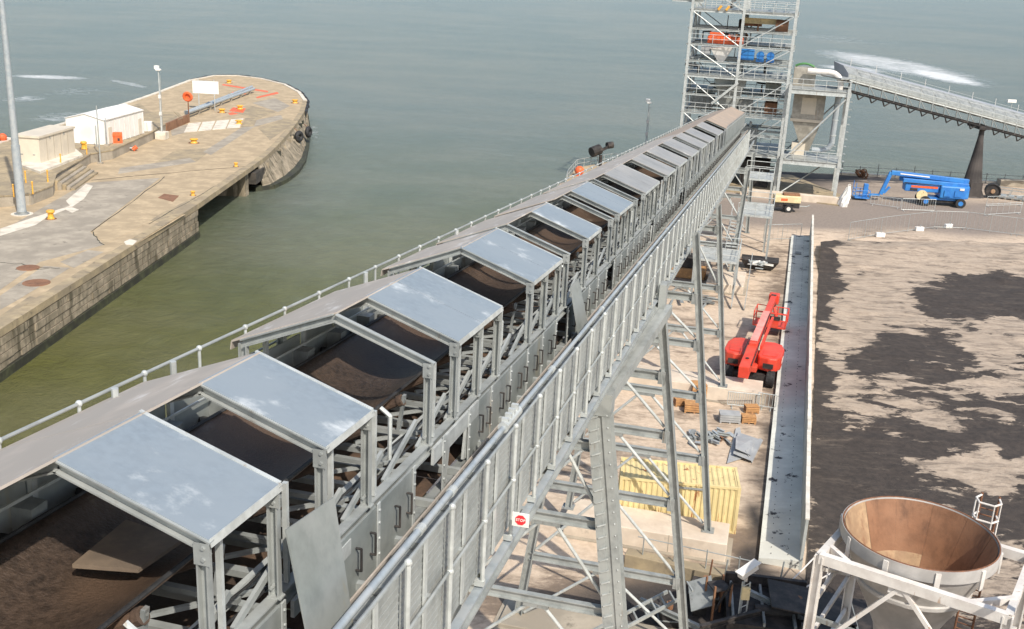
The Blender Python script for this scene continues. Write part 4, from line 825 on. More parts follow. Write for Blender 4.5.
MB().tube((-.1, -.5, 1.0), (.2, .5, 1.0), 1.0, 20).build('drum', 'black', rl); MB().tube((-.13, -.62, 1.0), (-.1, -.5, 1.0), .3, 12).build('hub', 'rust_pale', rl); MB().torus((-.12, -.55, 1.0), .95, .09, (.3, 1, 0), 20, 6).build('rim', 'rubber', rl)
# ================================================================== YARD THINGS
def blk(label, s0, s1, a0, a1, h, mt='conc'):
    c = SA((s0+s1)/2, (a0+a1)/2, 0); t = thing('foundation_block', label, 'concrete block', c, -AZ, 'foundation blocks under the trestle legs')
    hw, hd = (a1-a0)/2, (s1-s0)/2
    MB().box(-hw, hw, -hd, hd, 0, h).build('block', mt, t, bevel=.04)
    MB().box(-hw-.25, hw+.25, -hd-.25, hd+.25, 0, .06).build('footing', 'conc_grey', t)
    for x in (-hw*.55, hw*.3): MB().box(x, x+.04, -hd-.006, -hd, .0, h-.02).build('cast_joint', 'conc_grey', t)
    return t
blk('long pale concrete block in front of the yellow container', 35.7, 37.9, .2, 8.25, 1.0)
blk('long pale concrete block beside the red lift with a barrier against it', 56.5, 58.9, -2.5, 9.1, 1.0)
blk('smaller pale concrete block farther back, near the scrap skip', 82.8, 88.0, 3.2, 6.5, .8)
blk('low concrete block under the second trestle bent', 27, 29, -.8, 8.2, .25, 'conc_grey')
# yellow container
ct = thing('shipping_container', 'faded yellow corrugated shipping container with rust streaks, seen through the trestle legs', 'container', (9.05, 50.1, 0), radians(-5.5))
cb = MB(); Lc, Wc, Hc = 6.06, 2.44, 2.59
def corr(axis, c0, c1, fixed, out, z0, z1, dep=.05, pitch=.28):
    m_ = MB(); pts = []; x = c0; k = 0
    while x < c1-.01:
        pts += [(x, 0), (x+pitch*.32, 0), (x+pitch*.5, 1), (min(c1, x+pitch*.82), 1)]; x += pitch
    pts.append((c1, 0)); vs = []
    for x, d in pts:
        o = fixed-out*dep*(1-d)
        for z in (z0, z1): vs.append((x, o, z) if axis == 'x' else (o, x, z))
    m_.add(vs, [(2*i, 2*i+2, 2*i+3, 2*i+1) for i in range(len(pts)-1)]); return m_
for y, o_ in ((-Wc/2+.02, -1), (Wc/2-.02, 1)): corr('x', -Lc/2+.12, Lc/2-.12, y, o_, .14, Hc-.1).build('side_wall', 'contain', ct)
for x, o_ in ((-Lc/2+.02, -1), (Lc/2-.02, 1)): corr('y', -Wc/2+.12, Wc/2-.12, x, o_, .14, Hc-.1).build('end_wall', 'contain', ct)
m_ = MB(); x = -Lc/2+.12
pr0 = corr('x', -Lc/2+.12, Lc/2-.12, 0, 1, 0, 1); m_.add([(v[0], -Wc/2+.12 if i % 2 == 0 else Wc/2-.12, Hc-.035+v[1]*.8) for i, v in enumerate(pr0.v)], pr0.f); m_.build('roof', 'contain', ct)
fr_ = MB()
for y in (-Wc/2+.06, Wc/2-.06):
    for z in (.07, Hc-.06): fr_.box(-Lc/2, Lc/2, y-.06, y+.06, z-.06, z+.06)
    for x in (-Lc/2+.07, Lc/2-.07): fr_.box(x-.08, x+.08, y-.07, y+.07, .0, Hc+.005)
for x in (-Lc/2+.06, Lc/2-.06):
    for z in (.07, Hc-.06): fr_.box(x-.061, x+.061, -Wc/2, Wc/2, z-.062, z+.062)
fr_.build('corner_frame', 'contain', ct)
MB().box(-.2, 1.4, -Wc/2-.03, -Wc/2-.02, 2.28, 2.40).build('marking_strip', 'galv_dark', ct)
# red boom lift
r0 = Vector((16.5, 69.2, 0)); r1 = Vector((21.7, 84.5, 0)); rv = (r1-r0).normalized(); RL = thing('boom_lift', 'red articulated boom lift parked against the retaining wall, its basket pointing away', 'boom lift', r0, -atan2(rv.x, rv.y))
def wheel(par, x, y, r, wdt, mt='rubber', hub='black', ax='x'):
    d = Vector((wdt/2, 0, 0)) if ax == 'x' else Vector((0, wdt/2, 0)); c = Vector((x, y, r))
    ty = MB().tube(c-d, c+d, r, 20).tube(c-d*.7, c+d*.7, r*1.03, 20)
    for i in range(20):
        a = 2*pi*i/20; u = Vector((0, cos(a), sin(a))) if ax == 'x' else Vector((cos(a), 0, sin(a))); ty.beam(c+u*r-d*.95, c+u*r+d*.1, .09, .06, u)
        u2 = Vector((0, cos(a+.15), sin(a+.15))) if ax == 'x' else Vector((cos(a+.15), 0, sin(a+.15))); ty.beam(c+u2*r-d*.1, c+u2*r+d*.95, .09, .06, u2)
    t = ty.build('wheel', mt, par, smooth=False); MB().tube(c-d*1.06, c+d*1.06, r*.5, 14).build('rim', hub, t); return t
for x in (-1.35, 1.45):
    for y in (.9, 4.6): wheel(RL, x, y, .62, .5, hub='black')
MB().box(-1.1, 1.2, .5, 5.0, .45, .9).beam((-1.3, .9, .62), (1.4, .9, .62), .35, .3).build('chassis', 'black', RL)
MB().lathe([(.9, .9), (.9, 1.15)], 20, (0, 2.8, 0)).build('slew_ring', 'black', RL)
for s_ in (-1, 1):
    pl = [(.38, 1.3), (.5, .85), (1.2, .62), (1.75, .8), (2.0, 1.4), (2.0, 3.2), (1.75, 4.1), (1.2, 4.45), (.5, 4.3), (.38, 3.9)]
    o = MB().prism([Vector((s_*x, y)) for x, y in pl], 1.15, 2.12).build('engine_cover', 'red', RL, bevel=.09); 
    MB().prism([Vector((s_*x, y)) for x, y in [(.7, 1.1), (1.6, 1.2), (1.7, 2.2), (.7, 2.2)]], 2.12, 2.17).build('hatch', 'red', o, bevel=.02)
MB().box(-.5, .5, .2, 4.0, 1.1, 1.5).build('turntable', 'red', RL, bevel=.04)
bo = MB().beam((-.12, -2.2, 1.85), (-.05, 2.0, 2.35), .7, .85).build('boom_riser', 'red', RL, bevel=.04)
MB().lathe([(.13, 0), (.13, .02)], 14, (0, 0, 0)).build('pivot_hole', 'black', bo).location = (-.1, -.9, 2.46)
MB().beam((-.05, 1.2, 2.55), (0, 8.6, 2.75), .54, .66).build('main_boom', 'red', RL, bevel=.03); MB().beam((-.05, 1.6, 2.94), (0, 8.5, 3.13), .5, .03).build('boom_top_plate', 'pink', RL)
MB().beam((0, 8.0, 2.78), (0, 13.6, 2.85), .44, .52).build('fly_boom', 'red', RL, bevel=.03); MB().beam((.42, 2.5, 2.2), (.42, 9.5, 2.3), .16, .3).build('lower_link', 'red', RL)
MB().box(-.4, .4, 13.3, 14.1, 2.3, 3.1).build('boom_head', 'red', RL, bevel=.08); MB().path([(.0, 13.8, 2.4), (.3, 13.3, 1.5), (.5, 12.6, 1.1)], .14, 8).build('jib_arm', 'red', RL)
bk = MB().box(-1.25, 1.25, 12.0, 14.0, .75, .85).box(-.6, .7, 11.8, 12.0, .85, 1.5).build('basket', 'red', RL)
for z in (1.4, 1.95):
    for a, b in (((-1.25, 12.0), (1.25, 12.0)), ((1.25, 12.0), (1.25, 14.0)), ((1.25, 14.0), (-1.25, 14.0)), ((-1.25, 14.0), (-1.25, 12.0))): MB().tube((*a, z), (*b, z), .04, 8).build('rail', 'red', bk)
for x in (-1.25, -.4, .4, 1.25):
    for y in (12.0, 14.0): MB().tube((x, y, .8), (x, y, 1.95), .045, 8).build('rail_post', 'red', bk)
MB().box(-.2, .8, 11.75, 12.0, 1.5, 1.75).build('control_box', 'black', bk)
# blue boom lift
bp = G(942, 205); BL_ = thing('boom_lift', 'large bright blue boom lift with stacked booms stowed, parked by the quay railing', 'boom lift', bp, radians(-6)); BL_.scale = (.93, .93, .88)
for x in (-2.7, 2.0):
    for y in (-1.35, 1.6): wheel(BL_, x, y, .68, .55, hub='blue', ax='y')
MB().box(-3.2, 2.6, -.9, 1.2, .55, 1.05).build('chassis', 'black', BL_); MB().box(-2.4, 1.6, -1.0, 1.3, .9, 1.2).build('deck', 'blue', BL_)
MB().prism([Vector(p) for p in ((-.9, -1.4), (2.3, -1.5), (3.1, -.9), (3.3, .2), (3.1, 1.3), (2.3, 1.8), (-.9, 1.6))], 1.25, 3.1).build('counterweight', 'blue', BL_, bevel=.18)
MB().box(-5.6, -.9, -.9, .9, 1.9, 3.1).build('engine_cover', 'blue', BL_, bevel=.12); MB().box(-4.8, -1.2, -.94, -.9, 2.5, 2.8).build('hazard_strip', 'orange', BL_)
MB().tube((-3.2, -1.05, 1.45), (-3.2, -.85, 1.45), .75, 18).build('hose_reel', 'cream', BL_)
MB().beam((-6.0, -.75, 3.45), (2.9, -.6, 3.2), .55, .6).build('lower_boom', 'blue', BL_, bevel=.04); MB().beam((-6.2, .5, 3.5), (2.9, .5, 3.3), .55, .6).build('lower_boom', 'blue', BL_, bevel=.04)
MB().beam((-7.6, -.1, 4.35), (3.0, 0, 3.75), .6, .62).build('upper_boom', 'blue', BL_, bevel=.04); MB().beam((-6.4, -.42, 4.3), (-2.4, -.40, 4.08), .02, .16).build('boom_lettering_strip', 'white', BL_)
MB().beam((-7.6, -.1, 4.4), (-8.6, -.1, 1.0), .45, .5).beam((-7.5, -.1, 2.2), (-8.2, -.1, 1.2), .3, .3).build('jib', 'blue', BL_, bevel=.03); MB().beam((-8.7, -.1, .9), (-10.2, -.1, .8), .3, .3).build('jib_arm', 'blue', BL_)
bk = MB().box(-12.2, -10.2, -1, 1, .3, .45).box(-11.0, -10.4, -.3, .3, .45, 2.4).build('basket', 'blue', BL_, bevel=.03)
for z in (.95, 1.5):
    for a, b in (((-12.2, -1), (-10.2, -1)), ((-10.2, -1), (-10.2, 1)), ((-10.2, 1), (-12.2, 1)), ((-12.2, 1), (-12.2, -1))): MB().tube((*a, z), (*b, z), .05, 8).build('rail', 'blue', bk)
for x in (-12.2, -11.2, -10.2):
    for y in (-1, 1): MB().tube((x, y, .4), (x, y, 1.5 if x > -12 else 2.6), .05, 8).build('rail_post', 'blue', bk)
# compressor
cp_ = thing('air_compressor', 'cream yellow towable air compressor on two wheels near the tower foot', 'compressor', G(786, 211), radians(-4))
MB().box(-1.7, 1.5, -.8, .8, 1.15, 2.0).build('canopy', 'cream', cp_, bevel=.1); MB().box(-1.6, 1.4, -.75, .75, .55, 1.12).build('lower_body', 'black', cp_)
MB().box(-.6, 1.4, -.5, .5, 2.0, 2.25).build('exhaust_box', 'rust', cp_, bevel=.04); wheel(cp_, .1, -.85, .48, .28, hub='whitep', ax='y'); wheel(cp_, .1, .85, .48, .28, hub='whitep', ax='y')
MB().prism([Vector((-.5, -1.0)), Vector((.7, -1.0)), Vector((.7, -.7)), Vector((-.5, -.7))], .98, 1.06).build('mudguard', 'black', cp_); MB().path([(1.4, 0, .7), (2.4, 0, .7), (2.8, 0, .9)], .06, 8).build('tow_bar', 'galv', cp_); MB().box(-.9, -.1, -.83, -.81, 1.4, 1.7).build('warning_panel', 'orange', cp_)
# skip with scrap, scrap piles
sk_ = thing('scrap_skip', 'low dark skip heaped with pale scrap behind the retaining wall end', 'skip', G(759, 268), -AZ)
MB().add([(-1.3, -.8, .15), (1.3, -.8, .15), (1.3, .8, .15), (-1.3, .8, .15), (-1.8, -1.1, .95), (1.8, -1.1, .95), (1.8, 1.1, .95), (-1.8, 1.1, .95)], [(3, 2, 1, 0), (0, 1, 5, 4), (1, 2, 6, 5), (2, 3, 7, 6), (3, 0, 4, 7), (4, 5, 6, 7)]).build('tub', 'black', sk_)
random.seed(3)
def scrap(name, label, loc, n, R, L, mts, z=0, grp=None, hmax=.5):
    t = thing(name, label, 'scrap', loc, random.uniform(0, 3), grp)
    for i in range(n):
        a = random.uniform(0, pi); x, y = random.gauss(0, R*.5), random.gauss(0, R*.35); l = random.uniform(.4, 1)*L; zz = z+.08+hmax*random.random()*max(0, 1-hypot(x, y)/R)
        m_ = MB(); u = Vector((cos(a), sin(a), random.uniform(-.12, .12)))*l/2; c = Vector((x, y, zz))
        (m_.ibeam(c-u, c+u, .14, .16, t=.02) if i % 3 else m_.beam(c-u, c+u, .3, .02)); m_.build('offcut', random.choice(mts), t)
    return t
scrap('scrap_heap', 'loose pale scrap metal piled in the dark skip', G(759, 266, .9)-Vector((0, 0, .9)), 16, 1.1, 1.3, ('grey_sheet', 'white', 'galv_light'), .95, hmax=.3)
scrap('scrap_heap', 'scattered blue grey steel offcuts between the container roof and the orange crates', G(708, 440), 26, 1.6, 1.2, ('galv_dark', 'galv', 'pipe'))
scrap('scrap_heap', 'short steel beams dumped beside the third trestle leg', G(693, 302), 12, 2.2, 3.4, ('galv_dark', 'galv'), hmax=.8)
scrap('scrap_heap', 'scrap steel on the smaller concrete block near the fourth trestle leg', G(731, 262, .8)-Vector((0, 0, .8)), 14, 1.4, 2.0, ('grey_sheet', 'galv_dark', 'rust'), .8)
scrap('scrap_heap', 'small brown scraps of metal lying on the ground by the steel sheets', G(720, 440), 5, .5, .5, ('rust', 'black'), hmax=.1)
ss_ = thing('sheet_stack', 'fanned stack of flat grey steel sheets lying against the wall foot', 'steel sheets', G(744, 452), 0)
for i, (pts, z) in enumerate((([(727, 463), (736, 428), (740, 427), (746, 457)], .10), ([(733, 455), (738, 432), (762, 440), (752, 461)], .2), ([(735, 452), (736, 436), (753, 438), (751, 455)], .3), ([(745, 456), (760, 438), (763, 440), (752, 463)], .05))):
    q = [G(x, y, z)-ss_.location for x, y in pts]; q[0].z += .12*i
    MB().slab(q[::-1], .03).build('steel_sheet', 'grey_sheet', ss_)
def crate(label, px, py, rz, lx, ly, h, mt, layers=1, slat=True):
    t = thing('timber_crate', label, 'crate', G(px, py), rz)
    MB().box(-lx/2+.02, lx/2-.02, -ly/2+.02, ly/2-.02, .1, h).build('core', 'rust_edge' if mt == 'crate' else 'galv_dark', t)
    for i in range(5): MB().box(-lx/2, lx/2, -ly/2+ly*i/5+.01, -ly/2+ly*(i+1)/5-.03, h, h+.03).build('top_board', mt, t)
    for i in range(3): MB().box(-lx/2, lx/2, -ly/2-.02, -ly/2, .1+(h-.1)*i/3, .07+(h-.1)*(i+1)/3).build('side_board', mt, t)
    for x in (-lx/2+.06, 0, lx/2-.06): MB().box(x-.05, x+.05, -ly/2, ly/2, 0, .1).build('bearer', mt, t)
crate('upper orange timber crate on the pale block behind the second trestle leg', 697, 397, .1, 1.0, 1.0, 1.0, 'crate'); crate('lower orange timber crate lying on the sandy ground under the trestle', 694, 411, -.1, 1.3, .9, .55, 'crate')
crate('small orange crate half hidden by the second trestle leg', 679, 405, .2, .7, .6, .5, 'crate'); crate('grey lidded crate beside the two brown crates near the barrier', 729, 421, -.05, 1.3, .9, .55, 'grey_sheet')
crate('front brown crate beside the grey crate near the barrier', 748, 422, -.05, .9, .7, .45, 'crate'); crate('rear brown crate behind the front one near the barrier', 751, 412, .1, .9, .6, .45, 'crate')
hm = thing('timber_baulk', 'orange brown timber box lying under the gallery behind the third trestle leg', 'timber', G(688, 276), -AZ); MB().box(-4.2, 1.6, -1, 1, 0, .9).build('box', 'crate', hm, bevel=.08); MB().box(-3.6, 1.0, -.6, 1.2, .9, 2.0).build('dark_load', 'black', hm, bevel=.1)
# barriers and fences
def barrier(label, p, q, h=1.1, n=14, mt='galv_light', grp='low crowd barriers in the yard', name='crowd_barrier', cat='barrier'):
    p = Vector(p); q = Vector(q); d = q-p; L_ = d.length; t = thing(name, label, cat, p, atan2(d.y, d.x), grp)
    MB().path([(0, 0, .2), (0, 0, h), (L_, 0, h), (L_, 0, .2), (0, 0, .2)], .03, 6).build('frame', mt, t)
    if h > 1.7: MB().tube((L_/2, 0, 0), (L_/2, 0, h), .03, 6).build('mid_post', mt, t)
    b = MB()
    for i in range(1, n): b.tube((L_*i/n, 0, .2), (L_*i/n, 0, h), .012 if h > 1.7 else .018, 4)
    tag(b.build('bars', mt, t), kind='stuff')
    for x in (.3, L_-.3): MB().box(x-.03, x+.03, -.3, .3, 0, .05).build('foot', mt, t); MB().tube((x, 0, 0), (x, 0, .2), .03, 6).build('leg', mt, t)
barrier('low bar barrier leaning by the pale block below the red lift', G(727, 407), G(758, 410)); barrier('short low barrier between the pale block and the wall toe', G(757, 408), G(775, 411), n=5)
barrier('left low barrier in front of the blue lift', G(901, 211), G(934, 212), 1.6); barrier('low barrier just left of the blue lift basket rear', G(870, 205), G(900, 209), 1.3, 8); barrier('right low barrier near the edge of the frame', G(984, 216), G(1020, 214), 1.5, 6)
barrier('rear low barrier beside the bell foot pier', G(986, 207), G(1022, 206), 1.4, 6)
fpts = [(848, 241), (880, 235.5), (934, 228.5), (965, 229.5), (1014, 235.5), (1060, 242)]
names = ('left end mesh fence panel, sloping down to the wall', 'second mesh fence panel from the wall end', 'short mesh fence panel in the middle of the yard edge', 'wide mesh fence panel above the sandy bank', 'mesh fence panel cut by the right edge of the photo')
for (a, b), nm in zip(zip(fpts, fpts[1:]), names): barrier(nm, G(*a), G(*b), 2.1, 12, 'galv', 'mesh fence panels along the coal yard', 'mesh_fence', 'fence')
barrier('faint mesh fence panel standing across the yard by the wall end', G(763, 241), G(800, 240), 1.8, 8, 'galv', 'mesh fence panels along the coal yard', 'mesh_fence', 'fence')
for i, ((x, y), lb) in enumerate((((880, 237), 'white fence block left of the other two on the sandy bank'), ((919, 231), 'middle white fence block on the sandy bank'), ((948, 228), 'right white fence block on the sandy bank'))):
    t = thing('fence_foot', lb, 'block', G(x, y), .2*i, 'white fence blocks'); MB().box(-.5, .5, -.22, .22, .0, .5).build('block', 'white', t, bevel=.06); MB().tube((.1, 0, .45), (.1, 0, .75), .04, 6).build('socket', 'galv', t)
wb_ = thing('white_sack', 'crumpled white bulk sack leaning beside the tower annex', 'sack', G(842, 206), .3)
m_ = MB(); n = 14; vs = []; prof = [(0, .7), (.5, .8), (1.1, .75), (1.7, .55), (2.3, .35), (2.6, .1)]
for z, r in prof:
    for i in range(n): rr_ = r*(1+.18*sin(i*2.3+z*3)); vs.append((rr_*cos(2*pi*i/n)*.7+z*.25, rr_*sin(2*pi*i/n), z))
m_.add(vs, [(j*n+i, j*n+(i+1) % n, (j+1)*n+(i+1) % n, (j+1)*n+i) for j in range(len(prof)-1) for i in range(n)]+[tuple(range((len(prof)-1)*n, len(prof)*n))]); m_.build('sack', 'white', wb_); MB().torus((.65, 0, 2.6), .2, .04, (0, 1, 0)).build('loop', 'whitep', wb_)
# quay edge railing
qr = thing('quay_railing', 'dark thin post railing along the quay edge behind the blue lift', 'railing', G(846, 174))
qa = Vector((47.5, 157.2, 0)); qb = Vector((100, 155.2, 0)); n = 20; o0 = qr.location.copy()
for i in range(n+1):
    p = qa.lerp(qb, i/n)-o0; hh = 1.9 if i in (0, 2, 4) else 1.5; MB().tube(p, p+Vector((0, 0, hh)), .06, 6).build('post', 'galv_dark', qr)
for h in (.7, 1.3): MB().tube(qa-o0+Vector((0, 0, h)), qb-o0+Vector((0, 0, h)), .04, 6).build('rail', 'galv_dark', qr)
MB().beam((46.5, 157.6, .16), (110, 155.2, .16), .7, .34).build('quay_kerb', 'conc_white'); tag(bpy.data.objects['quay_kerb'], kind='structure')
gw = thing('gangway', 'grey lattice gangway lying on the quay right of the bell foot pier', 'gangway', G(992, 198), radians(-25))
for y in (0, 2.2):
    MB().beam((0, y, .3), (14, y, .3), .15, .2).build('chord', 'galv_dark', gw); MB().beam((0, y, 1.3), (14, y, 1.3), .1, .1).build('rail', 'galv', gw)
    for i in range(8): MB().beam((i*1.9, y, .3), (i*1.9+.5, y, 1.3), .08, .08).build('strut', 'galv', gw)
for i in range(14): MB().box(i, i+.7, 0, 2.2, .32, .40).build('tread', 'galv', gw)
pw = thing('precast_beam', 'long pale concrete beam lying along the quay at the right edge', 'beam', G(1000, 186), radians(-3)); MB().box(0, 14, 0, 1.6, 0, .9).build('beam', 'conc_grey', pw, bevel=.05)
sc_ = thing('scrap_heap', 'rusty dark lump of wire on the quay behind the annex', 'scrap', G(861, 178)); m_ = MB()
for i in range(14): m_.torus((random.uniform(-.7, .7), random.uniform(-.5, .5), .4+random.random()*.6), random.uniform(.3, .6), .08, (random.random(), random.random(), random.random()), 10, 5)
tag(m_.build('wire_coils', 'rust', sc_), kind='stuff')
# jetty nose beside the gallery
jp = [Vector((6.2, 139, 0)), Vector((6.6, 143.5, 0)), Vector((8.2, 152, 0)), Vector((13.5, 158.5, 0)), Vector((20, 160, 0)), Vector((20, 150, 0)), Vector((12, 138, 0))]
struct(MB().prism([Vector((p.x, p.y)) for p in jp], -10, .05).build('jetty', 'conc_tan'))
jr = thing('jetty_railing', 'thin grey railing round the small brown jetty beside the conveyor', 'railing', jp[1]); o0 = jr.location.copy()
for a, b in zip(jp[:4], jp[1:5]):
    for h in (.6, 1.2): MB().tube(a-o0+Vector((0, 0, h)), b-o0+Vector((0, 0, h)), .05, 6).build('rail', 'galv', jr)
    k = max(2, int((b-a).length/1.6))
    for i in range(k): p = a.lerp(b, i/k)-o0; MB().tube(p, p+Vector((0, 0, 1.25)), .05, 6).build('post', 'galv', jr)
ob = thing('orange_buoy', 'round orange buoy standing on the small jetty beside the conveyor', 'buoy', G(579, 176)); MB().ball((0, 0, .75), .65, 16, 10).build('ball', 'orange', ob, smooth=True); MB().lathe([(.5, 0), (.4, .25)], 12).build('stand', 'orange', ob)
dw_ = thing('mooring_winch', 'black double drum winch on a stand at the tip of the small jetty', 'winch', G(600, 166, .05)); MB().tube((0, 0, 0), (0, 0, 1.6), .25, 10).build('stand', 'black', dw_)
MB().tube((-1.4, -.5, 2.0), (-.2, .3, 2.4), .75, 12).build('drum', 'black', dw_); MB().tube((.8, 0, 3.0), (1.6, .4, 3.1), .5, 12).build('drum', 'black', dw_); MB().beam((-.4, 0, 2.0), (1.2, 0, 3.0), .4, .4).build('arm', 'black', dw_)
def lamp(label, loc, h, r=.09, name='lamp_post', head=1, base=None):
    t = thing(name, label, 'lamp post', loc)
    MB().tube((0, 0, 0), (0, 0, h), r*1.3, 10, r*.8).build('pole', 'galv_light', t)
    if base: MB().box(-base, base, -base, base, 0, 1.1).build('base', 'conc_white', t, bevel=.05)
    MB().box(-.35, .35, -.3, .3, h, h+.25).box(-.55, .1, -.25, .25, h+.2, h+.7).build('lamp_head', 'white', t, bevel=.06)
    for z in (h*.35, h*.6): MB().box(-.18, .18, -.18, .18, z, z+.5).build('junction_box', 'whitep', t)
    MB().tube((.2, 0, .5), (.2, 0, h-.6), .04, 6).build('conduit', 'galv', t); return t
lamp('slim lamp post with a white head standing behind the far half of the conveyor', G(645, 152), 7.6)
lamp('slim lamp post with a white head on the pier beside the white cabin', G(162, 139), 10.0, .1, base=.8)
# ================================================================== PIER THINGS
mst = thing('light_mast', 'tall thick galvanised mast at the left edge, taller than the photo', 'mast', G(22, 214)); MB().tube((0, 0, 0), (0, 0, 7.2), .46, 20, .42).tube((0, 0, 7.2), (0, 0, 30), .36, 20, .2).build('shaft', 'pipe', mst, smooth=True)
MB().lathe([(.75, 0), (.75, .08), (.5, .12), (.5, .3)], 16).build('base_flange', 'galv_dark', mst); MB().lathe([(1.1, 0), (1.1, .03)], 16).build('base_pad', 'conc_white', mst)
def boxbld(name, label, cat, p, q, r, h, mt, roofp=None):
    p, q, r = Vector(p), Vector(q), Vector(r); s_ = q+(r-p)*0; t = thing(name, label, cat, p); a = q-p; b = r-q; cns = [Vector((0, 0, 0)), a, a+b, b]
    MB().prism([Vector((v.x, v.y)) for v in cns], 0, h).build('body', mt, t, bevel=.05); return t, a, b
# white cabin with pitched top
W0, W1, W2 = G(70, 142, TZ), G(106, 145.5, TZ), G(144, 133.5, TZ)
a = W1-W0; b = W2-W1; a = a-b.normalized()*a.dot(b.normalized())
wc = thing('white_cabin', 'long bright white sheeted cabin with a low pitched roof on the pier terrace', 'cabin', W1); H_ = 3.4
L0 = -a; pts = [Vector((0, 0, 0)), b, b+L0, L0]
MB().prism([Vector((v.x, v.y)) for v in pts], .05, H_).build('wall_shell', 'white', wc)
mid0 = L0*.5+Vector((0, 0, H_+.75)); mid1 = b+L0*.5+Vector((0, 0, H_+.75)); up = Vector((0, 0, H_)); e_ = b.normalized()*.12; f_ = L0.normalized()*.15
MB().slab([up-e_-f_, up+b+e_-f_, mid1+e_, mid0-e_], .06).build('roof_slope', 'white', wc); MB().slab([mid0-e_, mid1+e_, up+b+L0+e_+f_, up+L0-e_+f_], .06).build('roof_slope', 'white', wc)
MB().add([up, up+L0, mid0], [(0, 1, 2)]).build('gable', 'white', wc); MB().add([up+b, up+b+L0, mid1], [(0, 2, 1)]).build('gable', 'white', wc)
n_ = Vector((b.y, -b.x, 0)).normalized()*.04; b_wc = b.copy(); n_wc = n_.copy(); up_wc = up.copy()
for i in range(9):
    p = b*(i/8); MB().beam(p+n_*.6, p+n_*.6+Vector((0, 0, H_)), .08, .05, n_.normalized()).build('sheet_joint', 'whitep', wc)
    
# beige kiosk
K0, K1, K2 = G(26, 161, TZ), G(41, 165.5, TZ), G(75.5, 154, TZ); b = K2-K1; a = K0-K1; a = a-b.normalized()*a.dot(b.normalized())*1
ks = thing('beige_kiosk', 'pale beige equipment kiosk with overhanging lid on a white slab, near the mast', 'kiosk', K1+Vector((0, 0, .3)))
pts = [Vector((0, 0, 0)), b, b+a, a]; MB().prism([Vector((v.x, v.y)) for v in pts], 0, 3.0).build('body', 'beige', ks)
ex = b.normalized()*.15; ey = a.normalized()*.15; MB().prism([Vector((v.x, v.y)) for v in (-ex-ey, b+ex-ey, b+a+ex+ey, a-ex+ey)], 3.0, 3.25).build('lid', 'beige', ks)
nn_ = Vector((b.y, -b.x, 0)).normalized()
for i in range(1, 5): MB().beam(b*(i/5)+nn_*.02, b*(i/5)+nn_*.02+Vector((0, 0, 3)), .04, .03, nn_).build('panel_joint', 'conc_grey', ks)
for i in (0, 1): MB().beam(b*(.02+.0*i)+a*(.25+.5*i)+nn_*0-b.normalized()*.03+Vector((0, 0, .6)), a*(.25+.5*i)-b.normalized()*.03+Vector((0, 0, 1.0)), .3, .05, b.normalized()).build('vent', 'galv_dark', ks)
for i in (.3, .7): MB().beam(b*i+nn_*.03+Vector((0, 0, 2.6)), b*i+nn_*.03+Vector((0, 0, 2.85)), .16, .08, nn_).build('hinge', 'galv_dark', ks)
q = [G(18, 166, TZ), G(40, 174, TZ), G(83, 157, TZ), G(76, 151, TZ), G(60, 150, TZ)]; MB().prism([Vector((p.x, p.y)) for p in q], TZ, TZ+.3).build('kiosk_slab', 'conc_white', tf)
# bollards
bproto = None
BOL = [(51, 219, 0, 'orange bollard on the grey slab nearest the tall mast'), (84, 149, TZ, 'orange bollard on the terrace beside the white cabin'), (194, 143, 0, 'yellow bollard in the middle of the pier in front of the white trench covers'), (222, 112.5, 0, 'yellow bollard left of the other on the rusty plate'),
       (240, 109, 0, 'yellow bollard standing on a rusty plate in the middle of the pier'), (229, 83, 0, 'yellow bollard at the far rounded end of the pier'), (295, 103, 0, 'low orange bollard at the right edge of the pier end'), (193, 195.5, 0, 'tiny yellow cleat on the pier edge near the recess'), (236, 166.5, 0, 'tiny orange cleat at the pier edge above the opening'), (239, 124, 0, 'low yellow cleat beside the trench covers')]
for i, (x, y, z, lb) in enumerate(BOL):
    small = 'tiny' in lb or 'low' in lb
    if bproto is None:
        t = thing('mooring_bollard', lb, 'bollard', G(x, y, z), 0, 'mooring bollards on the pier'); t.scale = (.75, .75, .7)
        MB().lathe([(.5, 0), (.48, .15), (.40, .3), (.36, .8), (.42, .9), (.54, 1.0), (.56, 1.2), (.45, 1.35), (.2, 1.4)], 16).build('post', 'yellow', t, smooth=True); MB().lathe([(.75, 0), (.75, .05)], 16).build('base_plate', 'rust_edge', t); bproto = t
    else:
        t = inst(bproto, G(x, y, z), random.random()*6); t['label'] = lb; t.scale = (.5, .5, .4) if 'tiny' in lb else ((1.1, 1.1, .5) if 'low' in lb else ((.75, .75, .75) if 'terrace' in lb else (1, 1, 1)))
for t_ in ((236, 111, 6),): pxslab([(229, 111), (233, 107.5), (246, 108.5), (243, 113)], .0, .03, 'orange', 'bollard_plate')
# sign board, lifebuoy
sb_ = thing('notice_board', 'blank white notice board on two posts near the pier end', 'sign', G(206, 110)); sx = Vector((1, 0, 0))
for x in (-1.2, 1.6): MB().tube((x, 0, 0), (x, 0, 5.4), .08, 8).build('post', 'galv_light', sb_)
MB().box(-2.2, 2.4, -.12, -.04, 2.9, 5.1).build('board', 'white', sb_); MB().box(-2.2, 2.4, -.13, -.03, 5.1, 5.16).build('board_trim', 'galv', sb_)
lb_ = thing('lifebuoy_stand', 'orange lifebuoy on a rusty post left of the white notice board', 'lifebuoy', G(189, 121)); MB().tube((0, 0, 0), (0, 0, 3.6), .1, 8).build('post', 'rust_edge', lb_); MB().torus((0, -.15, 4.0), .62, .24, (0, 1, .2), 18, 8).build('ring', 'orange', lb_, smooth=True); MB().tube((0, -.1, 4.0), (0, -.05, 4.0), .5, 14).build('backing', 'orange', lb_)
